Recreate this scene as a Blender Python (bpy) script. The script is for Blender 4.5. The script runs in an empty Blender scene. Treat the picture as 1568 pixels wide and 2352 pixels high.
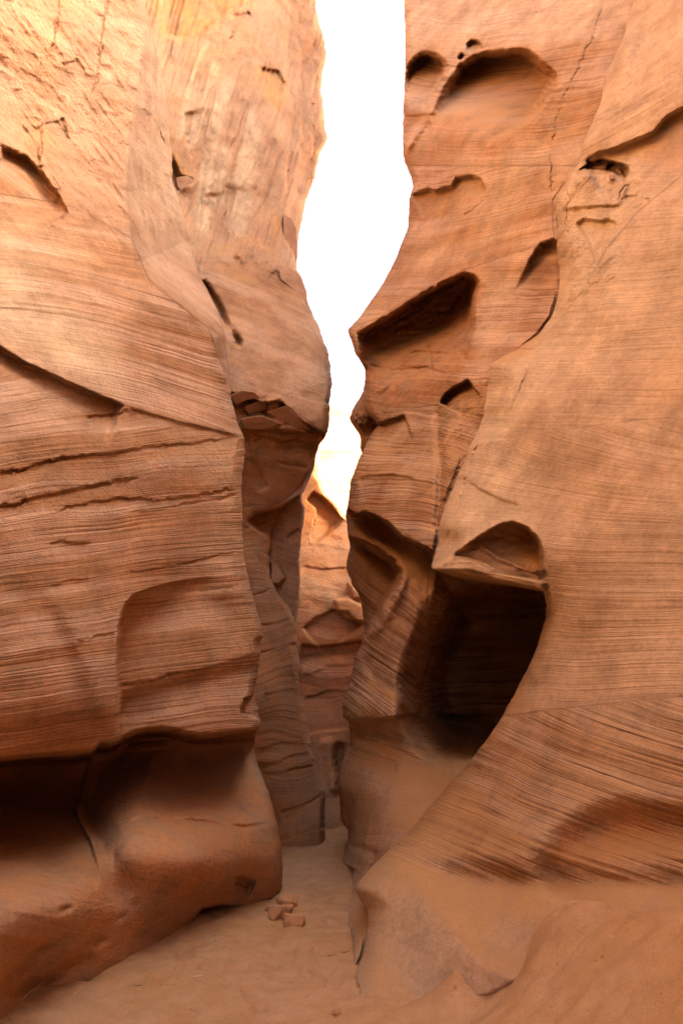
import bpy, math
import numpy as np
from math import radians

# ------------------------------------------------------------------ camera, sky, sun, exposure
scene = bpy.context.scene
FPX, CXP, CYP = 1830.0, 784.0, 1176.0        # focal length and centre on a 1568 x 2352 picture
HORIZON = 1550.0
EYE = 1.5
PITCH = math.atan((HORIZON - CYP) / FPX)
cam_d = bpy.data.cameras.new('camera')
cam = bpy.data.objects.new('camera', cam_d)
scene.collection.objects.link(cam)
cam.location = (0, 0, EYE)
cam.rotation_euler = (math.pi / 2 + PITCH, 0, 0)
cam_d.sensor_fit = 'HORIZONTAL'
cam_d.sensor_width = 24.0
cam_d.lens = FPX / 1568.0 * 24.0
cam_d.clip_start = 0.05
cam_d.clip_end = 5000
scene.camera = cam

SUN_DIR = np.array([0.80, 0.06, 0.58]); SUN_DIR /= np.linalg.norm(SUN_DIR)
SUN_EL = math.asin(SUN_DIR[2])
world = bpy.data.worlds.new('World'); scene.world = world; world.use_nodes = True
wn = world.node_tree; wn.nodes.clear()
sky = wn.nodes.new('ShaderNodeTexSky'); sky.sky_type = 'NISHITA'; sky.sun_disc = False
sky.sun_elevation = SUN_EL
sky.sun_rotation = math.atan2(SUN_DIR[0], SUN_DIR[1])
sky.altitude = 1300; sky.air_density = 0.2; sky.dust_density = 10.0; sky.ozone_density = 0.0
bg = wn.nodes.new('ShaderNodeBackground'); bg.inputs['Strength'].default_value = 0.15
wo = wn.nodes.new('ShaderNodeOutputWorld')
wn.links.new(sky.outputs[0], bg.inputs[0]); wn.links.new(bg.outputs[0], wo.inputs[0])

sun_d = bpy.data.lights.new('sun', 'SUN'); sun_d.energy = 2.0; sun_d.angle = radians(0.53)
sun_d.color = (1.0, 0.93, 0.82)
sun = bpy.data.objects.new('sun', sun_d); scene.collection.objects.link(sun)
from mathutils import Vector
sun.rotation_euler = Vector(-SUN_DIR).to_track_quat('-Z', 'Y').to_euler()
sun.location = (6, -3, 20)

scene.view_settings.view_transform = 'Standard'
scene.view_settings.look = 'None'
scene.view_settings.exposure = 4.52
scene.view_settings.gamma = 1.0
scene.cycles.max_bounces = 5
scene.cycles.diffuse_bounces = 4
scene.cycles.use_denoising = True

rng = np.random.default_rng(7)
COL = scene.collection

# ------------------------------------------------------------------ maths helpers
def _hash(ix, iy, iz, seed):
    h = (ix.astype(np.int64) * 374761393 + iy.astype(np.int64) * 668265263 + iz.astype(np.int64) * 2147483647 + seed * 974634777)
    h = (h ^ (h >> 13)) * 1274126177
    h = h & 0xffffffff
    h = (h ^ (h >> 16)) * 2246822519 & 0xffffffff
    h = h ^ (h >> 15)
    return (h & 0xffffff).astype(np.float32) / 8388607.5 - 1.0

def noise3(x, y, z, seed=0):
    x = np.asarray(x, np.float32); y = np.asarray(y, np.float32) + 0 * x; z = np.asarray(z, np.float32) + 0 * x
    x = x + 0 * y
    ix = np.floor(x); iy = np.floor(y); iz = np.floor(z)
    fx, fy, fz = x - ix, y - iy, z - iz
    fx = fx * fx * fx * (fx * (fx * 6 - 15) + 10); fy = fy * fy * fy * (fy * (fy * 6 - 15) + 10); fz = fz * fz * fz * (fz * (fz * 6 - 15) + 10)
    r = 0
    for dx in (0, 1):
        wx = fx if dx else 1 - fx
        for dy in (0, 1):
            wy = fy if dy else 1 - fy
            for dz in (0, 1):
                wz = fz if dz else 1 - fz
                r = r + wx * wy * wz * _hash(ix + dx, iy + dy, iz + dz, seed)
    return r

def fbm(x, y, z, oct=4, seed=0, gain=0.5, lac=2.03):
    a, s, r = 1.0, 0.0, 0
    for o in range(oct):
        r = r + a * noise3(x, y, z, seed + o * 17); s += a
        x = x * lac + 3.1; y = y * lac + 7.7; z = z * lac + 1.3; a *= gain
    return r / s

def sstep(a, b, x):
    t = np.clip((x - a) / (b - a), 0, 1); return t * t * (3 - 2 * t)

def ray(px, py):
    a = (px - CXP) / FPX; v = (py - CYP) / FPX; c, s = math.cos(PITCH), math.sin(PITCH)
    return a, c + v * s, s - v * c

def at(px, py, D):
    """the world point seen at picture position px, py, D metres ahead of the camera"""
    rx, ry, rz = ray(np.asarray(px, float), np.asarray(py, float)); t = D / ry
    return np.stack([rx * t, D + 0 * t, EYE + rz * t], -1)

def floor_at(px, py, z=0.0):
    rx, ry, rz = ray(px, py); t = (z - EYE) / rz
    return np.array([rx * t, ry * t, z])

def tps(pts, smooth=0.0, scale=300.0):
    """thin-plate spline through (x, y, value) points"""
    p = np.array(pts, float); X = p[:, :2] / scale; n = len(p)
    d2 = ((X[:, None] - X[None]) ** 2).sum(-1)
    K = np.where(d2 > 0, d2 * np.log(np.maximum(d2, 1e-12)) * 0.5, 0) + smooth * np.eye(n)
    P = np.c_[np.ones(n), X]
    A = np.block([[K, P], [P.T, np.zeros((3, 3))]])
    w = np.linalg.solve(A, np.r_[p[:, 2], 0, 0, 0])
    def raw(x, y):
        x = np.asarray(x, float) / scale; y = np.asarray(y, float) / scale
        r = w[n] + w[n + 1] * x + w[n + 2] * y
        for i in range(n):
            d = (x - X[i, 0]) ** 2 + (y - X[i, 1]) ** 2
            r = r + w[i] * 0.5 * d * np.log(np.maximum(d, 1e-12))
        return r
    def f(x, y):
        x = np.asarray(x, float); y = np.asarray(y, float)
        if x.size < 4000: return raw(x, y)
        h = 12.0 * scale / 300.0                       # coarse table, then Catmull-Rom between its nodes
        x0, y0 = x.min() - 2 * h, y.min() - 2 * h
        nx, ny = int((x.max() - x0) / h) + 4, int((y.max() - y0) / h) + 4
        T = raw(*np.meshgrid(x0 + h * np.arange(nx), y0 + h * np.arange(ny)))
        gx = (x - x0) / h; gy = (y - y0) / h
        ix = np.floor(gx).astype(int); iy = np.floor(gy).astype(int); tx = gx - ix; ty = gy - iy
        cr = lambda t: (((-0.5 * t + 1) * t - 0.5) * t, (1.5 * t - 2.5) * t * t + 1, ((-1.5 * t + 2) * t + 0.5) * t, (0.5 * t - 0.5) * t * t)
        wx, wy = cr(tx), cr(ty); r = 0
        for j in range(4):
            q = 0
            for i in range(4): q = q + wx[i] * T[iy + j - 1, ix + i - 1]
            r = r + wy[j] * q
        return r
    return f

def pdist(px, py, poly, closed=False):
    """distance to a polyline; sign > 0 on the right-hand side of its direction (below, when it runs left to right)"""
    best = np.full(px.shape, 1e9); sg = np.zeros(px.shape); par = np.zeros(px.shape)
    pts = list(poly) + ([poly[0]] if closed else [])
    L = 0
    for (x0, y0), (x1, y1) in zip(pts[:-1], pts[1:]):
        dx, dy = x1 - x0, y1 - y0; l = math.hypot(dx, dy) + 1e-9
        t = np.clip(((px - x0) * dx + (py - y0) * dy) / l ** 2, 0, 1)
        d = np.hypot(px - x0 - t * dx, py - y0 - t * dy)
        cr = dx * (py - y0) - dy * (px - x0)
        m = d < best
        best = np.where(m, d, best); sg = np.where(m, np.sign(cr), sg); par = np.where(m, L + t * l, par)
        L += l
    return best, sg, par / max(L, 1e-9)

def inside(px, py, poly):
    r = np.zeros(px.shape, bool); n = len(poly)
    for i in range(n):
        x0, y0 = poly[i]; x1, y1 = poly[(i + 1) % n]
        if y0 == y1: continue
        c = ((y0 > py) != (y1 > py)) & (px < (x1 - x0) * (py - y0) / (y1 - y0) + x0)
        r ^= c
    return r

def near(px, py, poly, m):
    xs = [p[0] for p in poly]; ys = [p[1] for p in poly]
    return (px > min(xs) - m) & (px < max(xs) + m) & (py > min(ys) - m) & (py < max(ys) + m)

def jitter(px, py, a, sc=11.0):
    return px + a * fbm(px / sc, py / sc, 0 * px, 3, 901), py + a * fbm(px / sc, py / sc, 0 * px, 3, 911)

def lip(px, py, poly, amp, edge=10, fade=120, taper=0.12, jit=1.5):
    """an overhang: the rock below the line stands back by amp, coming forward again over the distance fade"""
    r = np.zeros(px.shape); m = near(px, py, poly, fade * 2.6)
    d, s, t = pdist(*jitter(px[m], py[m], jit), poly); d = d * s
    w = sstep(0, taper, t) * sstep(0, taper, 1 - t) if taper > 0 else 1
    r[m] = np.where(d > -edge, amp * sstep(-edge * 0.3, edge, d) * np.exp(-(np.maximum(d - edge, 0) / fade) ** 2), 0) * w
    return r

def groove(px, py, poly, width, amp, taper=0.15, jit=2.5):
    r = np.zeros(px.shape); m = near(px, py, poly, width * 4)
    d, s, t = pdist(*jitter(px[m], py[m], jit), poly)
    w = sstep(0, taper, t) * sstep(0, taper, 1 - t) if taper > 0 else 1
    nz = np.clip(0.65 + 0.9 * noise3(px[m] / 40, py[m] / 40, 0 * d, 47), 0.1, 1.2) if jit > 0 and amp > 0 and width < 8 else 1
    r[m] = amp * np.exp(-(d / width) ** 2) * w * nz
    return r

def hollow(px, py, poly, amp, edge=12, dirfade=None, power=1.0):
    """an alcove: inside the outline the rock stands back; dirfade (x0, y0, x1, y1) runs it out towards the second point"""
    r = np.zeros(px.shape); m = near(px, py, poly, 40)
    jx, jy = jitter(px[m], py[m], 3.0)
    ins = inside(jx, jy, poly); d, s, t = pdist(jx, jy, poly, True)
    v = np.where(ins, sstep(0, edge, d) ** power, 0)
    if dirfade:
        x0, y0, x1, y1 = dirfade; l2 = (x1 - x0) ** 2 + (y1 - y0) ** 2
        q = ((px[m] - x0) * (x1 - x0) + (py[m] - y0) * (y1 - y0)) / l2
        v = v * (1 - sstep(0, 1, q))
    r[m] = amp * v
    return r

def blob(px, py, cx, cy, rx, ry, amp, rot=0):
    c, s = math.cos(rot), math.sin(rot); x = px - cx; y = py - cy
    u = (x * c + y * s) / rx; v = (-x * s + y * c) / ry
    return amp * np.exp(-(u * u + v * v))

def crack(px, py, poly, amp=0.03, width=1.4):
    """a thin ragged crack of varying width"""
    r = np.zeros(px.shape); m = near(px, py, poly, 20)
    x, y = jitter(px[m], py[m], 7.0, 16.0); x, y = jitter(x, y, 2.5, 5.0)
    d, s, t = pdist(x, y, poly)
    v = 0.5 + 0.9 * noise3(x / 15, y / 15, 0 * x, 77)
    r[m] = amp * np.exp(-(d / width) ** 2) * np.clip(v + 0.5, 0.15, 1.2) * sstep(0, .05, t) * sstep(0, .05, 1 - t)
    return r

def chaikin(poly, n=2):
    """round the corners of a closed outline"""
    for _ in range(n):
        q = []
        for (x0, y0), (x1, y1) in zip(poly, poly[1:] + poly[:1]):
            q += [(x0 * .75 + x1 * .25, y0 * .75 + y1 * .25), (x0 * .25 + x1 * .75, y0 * .25 + y1 * .75)]
        poly = q
    return poly

def polymask(px, py, poly, soft=25):
    r = np.zeros(px.shape); m = near(px, py, poly, soft * 1.05)
    x, y = px[m], py[m]
    ins = inside(x, y, poly); d, s, t = pdist(x, y, poly, True)
    r[m] = sstep(-soft, soft, np.where(ins, d, -d))
    return r

# ------------------------------------------------------------------ materials
def N(nt, t, **kw):
    n = nt.nodes.new(t)
    for k, v in kw.items():
        if k.startswith('i_'): n.inputs[int(k[2:]) if k[2:].isdigit() else k[2:].replace('_', ' ')].default_value = v
        else: setattr(n, k, v)
    return n

def math_n(nt, op, a, b=None, c=None, clamp=False):
    n = nt.nodes.new('ShaderNodeMath'); n.operation = op; n.use_clamp = clamp
    for i, v in enumerate((a, b, c)):
        if v is None: continue
        if isinstance(v, (int, float)): n.inputs[i].default_value = v
        else: nt.links.new(v, n.inputs[i])
    return n.outputs[0]

def mixc(nt, fac, a, b, mode='MIX'):
    n = nt.nodes.new('ShaderNodeMix'); n.data_type = 'RGBA'; n.blend_type = mode
    for sock, v in ((n.inputs[0], fac), (n.inputs[6], a), (n.inputs[7], b)):
        if isinstance(v, (int, float)): sock.default_value = v
        elif isinstance(v, tuple): sock.default_value = (*v, 1)
        else: nt.links.new(v, sock)
    return n.outputs[2]

def ramp(nt, fac, stops, interp='LINEAR'):
    n = nt.nodes.new('ShaderNodeValToRGB'); n.color_ramp.interpolation = interp
    e = n.color_ramp.elements
    while len(e) < len(stops): e.new(0.5)
    for el, (p, v) in zip(e, stops):
        el.position = p; el.color = (v, v, v, 1) if isinstance(v, (int, float)) else (*v, 1)
    nt.links.new(fac, n.inputs[0]); return n.outputs[0]

def attr(nt, name):
    n = nt.nodes.new('ShaderNodeAttribute'); n.attribute_name = name; return n.outputs['Fac']

def noise_n(nt, vec, scale, detail=3, rough=0.55, dist=0):
    n = nt.nodes.new('ShaderNodeTexNoise'); n.inputs['Scale'].default_value = scale; n.inputs['Detail'].default_value = detail
    n.inputs['Roughness'].default_value = rough; n.inputs['Distortion'].default_value = dist
    nt.links.new(vec, n.inputs['Vector']); return n.outputs['Fac']

def combine(nt, x, y, z):
    n = nt.nodes.new('ShaderNodeCombineXYZ')
    for i, v in enumerate((x, y, z)):
        if isinstance(v, (int, float)): n.inputs[i].default_value = v
        else: nt.links.new(v, n.inputs[i])
    return n.outputs[0]

C_A = (0.372, 0.222, 0.124)
C_B = (0.28, 0.142, 0.064)
C_LINE = (0.16, 0.06, 0.019)
C_PALE = (0.46, 0.318, 0.172)
C_OCHRE = (0.41, 0.225, 0.075)
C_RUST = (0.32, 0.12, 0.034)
C_SAND = (0.345, 0.178, 0.066)

def rock_material(name):
    m = bpy.data.materials.new(name); m.use_nodes = True; nt = m.node_tree; nt.nodes.clear()
    out = N(nt, 'ShaderNodeOutputMaterial'); b = N(nt, 'ShaderNodeBsdfPrincipled')
    nt.links.new(b.outputs[0], out.inputs[0])
    geo = N(nt, 'ShaderNodeNewGeometry'); pos = geo.outputs['Position']
    sp = N(nt, 'ShaderNodeSeparateXYZ'); nt.links.new(pos, sp.inputs[0])
    s = attr(nt, 'strata'); lam = attr(nt, 'lam'); rough = attr(nt, 'rough')
    pale = attr(nt, 'pale'); ochre = attr(nt, 'ochre'); rust = attr(nt, 'rust')
    # slight waviness of the laminae
    s2 = s
    xs = math_n(nt, 'MULTIPLY', sp.outputs[0], 0.9); ys = math_n(nt, 'MULTIPLY', sp.outputs[1], 0.9)
    v2 = combine(nt, math_n(nt, 'MULTIPLY', s2, 68), xs, ys)
    v3 = combine(nt, math_n(nt, 'MULTIPLY', s2, 150), math_n(nt, 'MULTIPLY', xs, 2.0), math_n(nt, 'MULTIPLY', ys, 2.0))
    n1 = attr(nt, 'band'); n2 = noise_n(nt, v2, 1, 2, 0.6); n3 = noise_n(nt, v3, 1, 0)
    patch = attr(nt, 'patch')
    mott = attr(nt, 'mott')
    grain = noise_n(nt, pos, 160.0, 1, 0.7)
    pits = noise_n(nt, pos, 38.0, 3, 0.7)
    # colours
    base = mixc(nt, math_n(nt, 'MULTIPLY', ramp(nt, n1, [(0.36, 0.0), (0.66, 1.0)]), math_n(nt, 'ADD', 0.35, lam), clamp=True), C_A, C_B)
    base = mixc(nt, math_n(nt, 'MULTIPLY', ramp(nt, patch, [(0.42, 0.0), (0.72, 1.0)]), 0.45), base, C_PALE)
    dark = ramp(nt, n2, [(0.50, 0.0), (0.62, 1.0)])
    dark3 = ramp(nt, n3, [(0.50, 0.0), (0.72, 1.0)])
    streak = ramp(nt, attr(nt, 'streak'), [(0.34, 0.06), (0.66, 1.0)])
    lf = math_n(nt, 'MULTIPLY', math_n(nt, 'MULTIPLY', lam, streak), math_n(nt, 'ADD', math_n(nt, 'MULTIPLY', dark, 0.66), math_n(nt, 'MULTIPLY', dark3, 0.4)), clamp=True)
    base = mixc(nt, lf, base, C_LINE)
    base = mixc(nt, math_n(nt, 'MULTIPLY', pale, math_n(nt, 'ADD', 0.55, math_n(nt, 'MULTIPLY', mott, 0.6)), clamp=True), base, C_PALE)
    base = mixc(nt, math_n(nt, 'MULTIPLY', ochre, ramp(nt, mott, [(0.3, 0.35), (0.65, 1.0)]), clamp=True), base, C_OCHRE)
    base = mixc(nt, math_n(nt, 'MULTIPLY', rust, ramp(nt, mott, [(0.3, 0.4), (0.65, 1.0)]), clamp=True), base, C_RUST)  # rust also carries the painted lower-right shadow patch of the near right wall
    mv = math_n(nt, 'ADD', 0.66, math_n(nt, 'MULTIPLY', mott, 0.68))
    base = mixc(nt, 1.0, base, combine(nt, mv, mv, mv), 'MULTIPLY')
    spk = math_n(nt, 'MULTIPLY', ramp(nt, pits, [(0.62, 0.0), (0.72, 1.0)]), math_n(nt, 'ADD', 0.10, math_n(nt, 'MULTIPLY', rough, 0.6)), clamp=True)
    base = mixc(nt, spk, base, C_LINE)
    med = noise_n(nt, pos, 17.0, 3, 0.7)
    gv = math_n(nt, 'MULTIPLY', math_n(nt, 'ADD', 0.72, math_n(nt, 'MULTIPLY', pits, 0.56)), math_n(nt, 'ADD', 0.82, math_n(nt, 'MULTIPLY', med, 0.36)))
    base = mixc(nt, 1.0, base, combine(nt, gv, gv, gv), 'MULTIPLY')
    # wind-blown sand lies on what faces up
    nz = N(nt, 'ShaderNodeSeparateXYZ'); nt.links.new(geo.outputs['Normal'], nz.inputs[0])
    dust = ramp(nt, math_n(nt, 'ADD', nz.outputs[2], math_n(nt, 'MULTIPLY', math_n(nt, 'SUBTRACT', mott, 0.5), 0.5)), [(0.45, 0.0), (0.8, 1.0)])
    base = mixc(nt, math_n(nt, 'MULTIPLY', dust, attr(nt, 'dust')), base, C_SAND)
    nt.links.new(base, b.inputs['Base Color'])
    b.inputs['Roughness'].default_value = 1.0
    b.inputs['Specular IOR Level'].default_value = 0.03
    # relief
    h = math_n(nt, 'MULTIPLY', math_n(nt, 'ADD', math_n(nt, 'MULTIPLY', n2, -0.016), math_n(nt, 'MULTIPLY', n3, -0.004)), lam)
    h = math_n(nt, 'ADD', h, math_n(nt, 'MULTIPLY', grain, 0.0022))
    h = math_n(nt, 'ADD', h, math_n(nt, 'MULTIPLY', pits, math_n(nt, 'ADD', 0.004, math_n(nt, 'MULTIPLY', rough, 0.022))))
    bp = N(nt, 'ShaderNodeBump'); bp.inputs['Strength'].default_value = 0.9; bp.inputs['Distance'].default_value = 1.0
    nt.links.new(h, bp.inputs['Height']); nt.links.new(bp.outputs[0], b.inputs['Normal'])
    return m

def sand_material():
    m = bpy.data.materials.new('sand'); m.use_nodes = True; nt = m.node_tree; nt.nodes.clear()
    out = N(nt, 'ShaderNodeOutputMaterial'); b = N(nt, 'ShaderNodeBsdfPrincipled'); nt.links.new(b.outputs[0], out.inputs[0])
    geo = N(nt, 'ShaderNodeNewGeometry'); pos = geo.outputs['Position']
    big = noise_n(nt, pos, 1.3, 4); mid = noise_n(nt, pos, 9, 5, 0.6); gr = noise_n(nt, pos, 220, 3, 0.8); sp = noise_n(nt, pos, 34, 4, 0.75)
    c = mixc(nt, ramp(nt, mid, [(0.3, 0.0), (0.7, 1.0)]), (0.375, 0.19, 0.080), (0.45, 0.255, 0.122))
    c = mixc(nt, math_n(nt, 'MULTIPLY', ramp(nt, big, [(0.4, 0.0), (0.65, 1.0)]), 0.5), c, (0.40, 0.195, 0.06))
    c = mixc(nt, ramp(nt, sp, [(0.63, 0.0), (0.72, 0.7)]), c, (0.182, 0.076, 0.030))
    g = math_n(nt, 'ADD', 0.55, math_n(nt, 'MULTIPLY', gr, 0.9)); c = mixc(nt, 1.0, c, combine(nt, g, g, g), 'MULTIPLY')
    nt.links.new(c, b.inputs['Base Color']); b.inputs['Roughness'].default_value = 0.95; b.inputs['Specular IOR Level'].default_value = 0.1
    h = math_n(nt, 'ADD', math_n(nt, 'MULTIPLY', gr, 0.006), math_n(nt, 'MULTIPLY', sp, 0.014))
    bp = N(nt, 'ShaderNodeBump'); bp.inputs['Strength'].default_value = 0.8; bp.inputs['Distance'].default_value = 1.0
    nt.links.new(h, bp.inputs['Height']); nt.links.new(bp.outputs[0], b.inputs['Normal'])
    return m

def plain_material(name, c1, c2, scale=30, bump=0.003):
    m = bpy.data.materials.new(name); m.use_nodes = True; nt = m.node_tree; b = nt.nodes['Principled BSDF']
    geo = N(nt, 'ShaderNodeTexCoord'); n = noise_n(nt, geo.outputs['Object'], scale, 5, 0.65)
    nt.links.new(mixc(nt, ramp(nt, n, [(0.3, 0.0), (0.7, 1.0)]), c1, c2), b.inputs['Base Color'])
    b.inputs['Roughness'].default_value = 0.9; b.inputs['Specular IOR Level'].default_value = 0.15
    bp = N(nt, 'ShaderNodeBump'); bp.inputs['Distance'].default_value = 1.0
    nt.links.new(math_n(nt, 'MULTIPLY', n, bump), bp.inputs['Height']); nt.links.new(bp.outputs[0], b.inputs['Normal'])
    return m

M_ROCK = rock_material('banded_sandstone')
M_SAND = sand_material()
M_STONE = plain_material('broken_sandstone', (0.34, 0.14, 0.052), (0.46, 0.235, 0.105), 40, 0.004)
M_BLOCK = plain_material('weathered_sandstone', (0.38, 0.225, 0.125), (0.29, 0.15, 0.07), 9, 0.01)
M_TWIG = plain_material('dry_wood', (0.10, 0.06, 0.04), (0.22, 0.14, 0.09), 80, 0.0)
M_STRAW = plain_material('dry_straw', (0.50, 0.38, 0.22), (0.62, 0.50, 0.32), 80, 0.0)

# ------------------------------------------------------------------ mesh helpers
def new_obj(name, me, mat, parent=None, **props):
    o = bpy.data.objects.new(name, me); COL.objects.link(o)
    if mat: me.materials.append(mat)
    if parent is not None: o.parent = parent
    for k, v in props.items(): o[k] = v
    return o

def grid_mesh(name, V, attrs=None, flip=False, smooth=True):
    """V: rows x cols x 3"""
    R, Cn = V.shape[:2]
    me = bpy.data.meshes.new(name)
    idx = np.arange(R * Cn).reshape(R, Cn)
    a, b, c, d = idx[:-1, :-1], idx[:-1, 1:], idx[1:, 1:], idx[1:, :-1]
    F = np.stack([a, d, c, b] if not flip else [a, b, c, d], -1).reshape(-1, 4)
    me.vertices.add(R * Cn); me.vertices.foreach_set('co', V.reshape(-1).astype(np.float32))
    n = len(F); me.loops.add(n * 4); me.loops.foreach_set('vertex_index', F.reshape(-1).astype(np.int32))
    me.polygons.add(n); me.polygons.foreach_set('loop_start', np.arange(0, n * 4, 4, dtype=np.int32))
    me.polygons.foreach_set('use_smooth', np.full(n, smooth, bool))
    me.update(calc_edges=True)
    for k, v in (attrs or {}).items():
        at_ = me.attributes.new(k, 'FLOAT', 'POINT'); at_.data.foreach_set('value', np.ascontiguousarray(v, np.float32).reshape(-1))
    return me

RELIEF = {}
def rock_mass(name, label, category, sil, side, out_px, depth, strata, rim=(24, 0.3), top=-300, bottom=2420, step=3.0,
              masks=None, lamina_amp=0.012, rough_amp=0.02, back=3.0, back_slant=0.35, lead=None, cap=25.0, sil_noise=1.5, seed=0, group=None):
    """A mass of rock: its face runs from out_px (off to the side) to the edge sil, turns there and runs back into the canyon."""
    sil = np.array(sil, float)
    inner = np.arange(max(top, -40), min(bottom, 2400) + step, step)
    outer = np.arange(top, -40, 14.0) if top < -40 else np.array([])
    rows = np.r_[outer, inner]
    if bottom > 2400: rows = np.r_[rows, bottom]
    xs = np.interp(rows, sil[:, 0], sil[:, 1])
    k = np.array([1, 2, 3, 2, 1.]); k /= k.sum()
    xs_s = np.convolve(np.pad(xs, 2, mode='edge'), k, 'valid')
    xs = xs_s + sil_noise * fbm(rows / 14.0, rows * 0 + seed, rows * 0, 4, seed + 5, 0.6) * 1.6
    # columns, as distance in from the edge
    out = np.interp(rows, *np.array(out_px, float).T) if isinstance(out_px, list) else np.full(rows.shape, float(out_px))
    wmax = np.max(np.abs(xs - out))
    du = step / wmax * 1.15
    vis = rows > -40; fr = 0 if side < 0 else 1568
    beyond = out.min() < 0 or out.max() > 1568
    uon = min(1.0, np.max(np.abs(fr - xs[vis]) / np.abs(out[vis] - xs[vis])) + 0.02) if beyond else 1.0
    e = np.arange(0, uon, du)
    e = np.r_[e, np.linspace(uon, 1, max(2, int((1 - uon) / du / 6) + 2))]
    rimw = max(r_[1] for r_ in rim) if isinstance(rim, list) else rim[0]
    u = np.unique(np.r_[np.linspace(0, min(0.9, rimw / wmax), 24) , e])
    PX = xs[:, None] + (out - xs)[:, None] * u[None, :]
    PY = np.repeat(rows[:, None], PX.shape[1], 1)
    q = np.abs(PX - xs[:, None])                     # picture distance from the edge
    D = depth(PX, PY)
    S = strata(PX, PY)                                # in picture units
    mk = {k_: np.zeros(PX.shape) for k_ in ('lam', 'rough', 'pale', 'ochre', 'rust', 'dust')}
    mk['lam'] += 0.6; mk['dust'] += 0.8
    if masks: mk.update(masks(PX, PY, D))
    sm = S * 5.0 / FPX                                # metres across the beds
    # relief: beds weathered in and out, lumps and chips
    P0 = at(PX, PY, D); x, y, z = P0[..., 0], P0[..., 1], P0[..., 2]
    w = sm + 0.05 * fbm(x * .8, y * .8, z * .8, 3, seed + 1)
    l1 = noise3(w * 11, x * .7, y * .7, seed + 2); l2 = noise3(w * 34, x * 1.1, y * 1.1, seed + 3)
    l3 = noise3(w * 80, x * 1.5, y * 1.5, seed + 9)
    led = (np.abs(l1) * -0.6 + 0.38 * l2 + 0.2 * l3)
    D = D + lamina_amp * mk['lam'] * led * (1 + 0.8 * noise3(x * 1.3, y * 1.3, z * 1.3, seed + 4))
    D = D + 0.10 * noise3(x * 0.9, y * 0.9, z * 0.9, seed + 5) + 0.045 * fbm(x * 1.9, y * 1.9, z * 1.9, 3, seed + 6)
    ra = x + 0.5 * z; rb = z - 0.5 * x
    rg = fbm(ra * 3.2 + y, rb * 8, y * 4, 5, seed + 7, 0.55)
    D = D + (rough_amp * mk['rough'] * (rg * 1.3 - 0.25 * np.abs(noise3(ra * 2.2, rb * 5, y * 2, seed + 8)) + 0.8 * np.maximum(0, noise3(ra * 11, rb * 14, y * 9, seed + 19) - 0.62)))
    rr_ = np.array(rim, float) if isinstance(rim, list) else np.array([[0, rim[0], rim[1]]], float)
    rim_w = np.interp(rows, rr_[:, 0], rr_[:, 1]); rim_r = np.interp(rows, rr_[:, 0], rr_[:, 2])
    rw = (rim_w * (1 + 0.35 * noise3(rows / 60.0, rows * 0, rows * 0, seed + 11)))[:, None]
    tq = np.clip(1 - q / rw, 0, 1)
    D = D + rim_r[:, None] * (1 - np.sqrt(np.maximum(1 - tq * tq, 0)))
    V = at(PX, PY, D)
    mk['patch'] = fbm(x * 1.1, y * 1.1, z * 1.1, 4, seed + 14) * 0.5 + 0.5
    mk['mott'] = fbm(x * 6, y * 6, z * 6, 4, seed + 15, 0.65) * 0.5 + 0.5
    mk['streak'] = noise3(w * 3.5, x * .9, y * .9, seed + 16) * 0.5 + 0.5
    mk['band'] = fbm(w * 13, x * .8, y * .8, 2, seed + 17) * 0.5 + 0.5
    sm = w + 0.004 * fbm(x * 9, y * 9, z * 9, 2, seed + 18)
    # the turned side, running back into the canyon
    nb = 14
    e0 = V[:, 0]
    f = (np.linspace(0, 1, nb + 1)[1:]) ** 1.5
    B = []
    for ff in f:
        p = e0.copy(); dist = back * ff
        p *= 1.0
        dr = e0 - np.array([0, 0, EYE]); dr = dr / dr[:, 1:2]
        p = e0 + dr * dist
        p[:, 2] = e0[:, 2] + (p[:, 2] - e0[:, 2]) * 0.35
        p[:, 0] += side * (back_slant * dist * (0.15 + 0.85 * ff) + 0.02 + 0.06 * dist * np.sin(rows / 90.0 + seed))
        # stay hidden from the camera: keep the sideways angle beyond the edge
        B.append(p)
    B = np.stack(B[::-1], 1)
    Vall = np.concatenate([B, V], 1)
    pad = lambda a: np.concatenate([np.repeat(a[:, :1], nb, 1), a], 1)
    A = {k_: pad(v) for k_, v in mk.items()}; A['strata'] = pad(sm)
    if lead:                                          # the wall goes on beside and behind the camera
        last = Vall[:, -1]
        L = []
        for (lx, ly) in lead:
            p = last.copy(); p[:, 0] = lx + (last[:, 0] - last[:, 0].mean()) * 0.6 + 0.25 * noise3(last[:, 2] * .8, ly * .9 + 0 * last[:, 0], 0 * last[:, 0], seed + 30)
            p[:, 1] = ly; L.append(p)
        L = np.stack(L, 1); nl = L.shape[1]
        Vall = np.concatenate([Vall, L], 1)
        A = {k_: np.concatenate([v, np.repeat(v[:, -1:], nl, 1)], 1) for k_, v in A.items()}
    if cap:                                           # the plateau that the canyon is cut into
        t0 = Vall[0].copy(); c1 = t0.copy(); c1[:, 0] += side * 1.2; c1[:, 2] += 0.5
        c2 = c1.copy(); c2[:, 0] += side * cap; c2[:, 2] += 0.5
        Vall = np.concatenate([c2[None], c1[None], Vall], 0)
        A = {k_: np.concatenate([v[:1], v[:1], v], 0) for k_, v in A.items()}
    me = grid_mesh(name, Vall, A, flip=(side < 0))
    o = new_obj(name, me, M_ROCK, label=label, category=category, kind='thing')
    if group: o['group'] = group
    return o

def fold(px, py, poly, slope, soft=12, lim=130.0):
    """beyond the line (its right-hand side) the face turns and falls back by slope metres per unit"""
    d, s, t = pdist(px, py, poly); d = d * s
    r = (np.sqrt(d * d + soft * soft) + d) * 0.5
    return slope * lim * np.tanh(r / lim)

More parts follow.
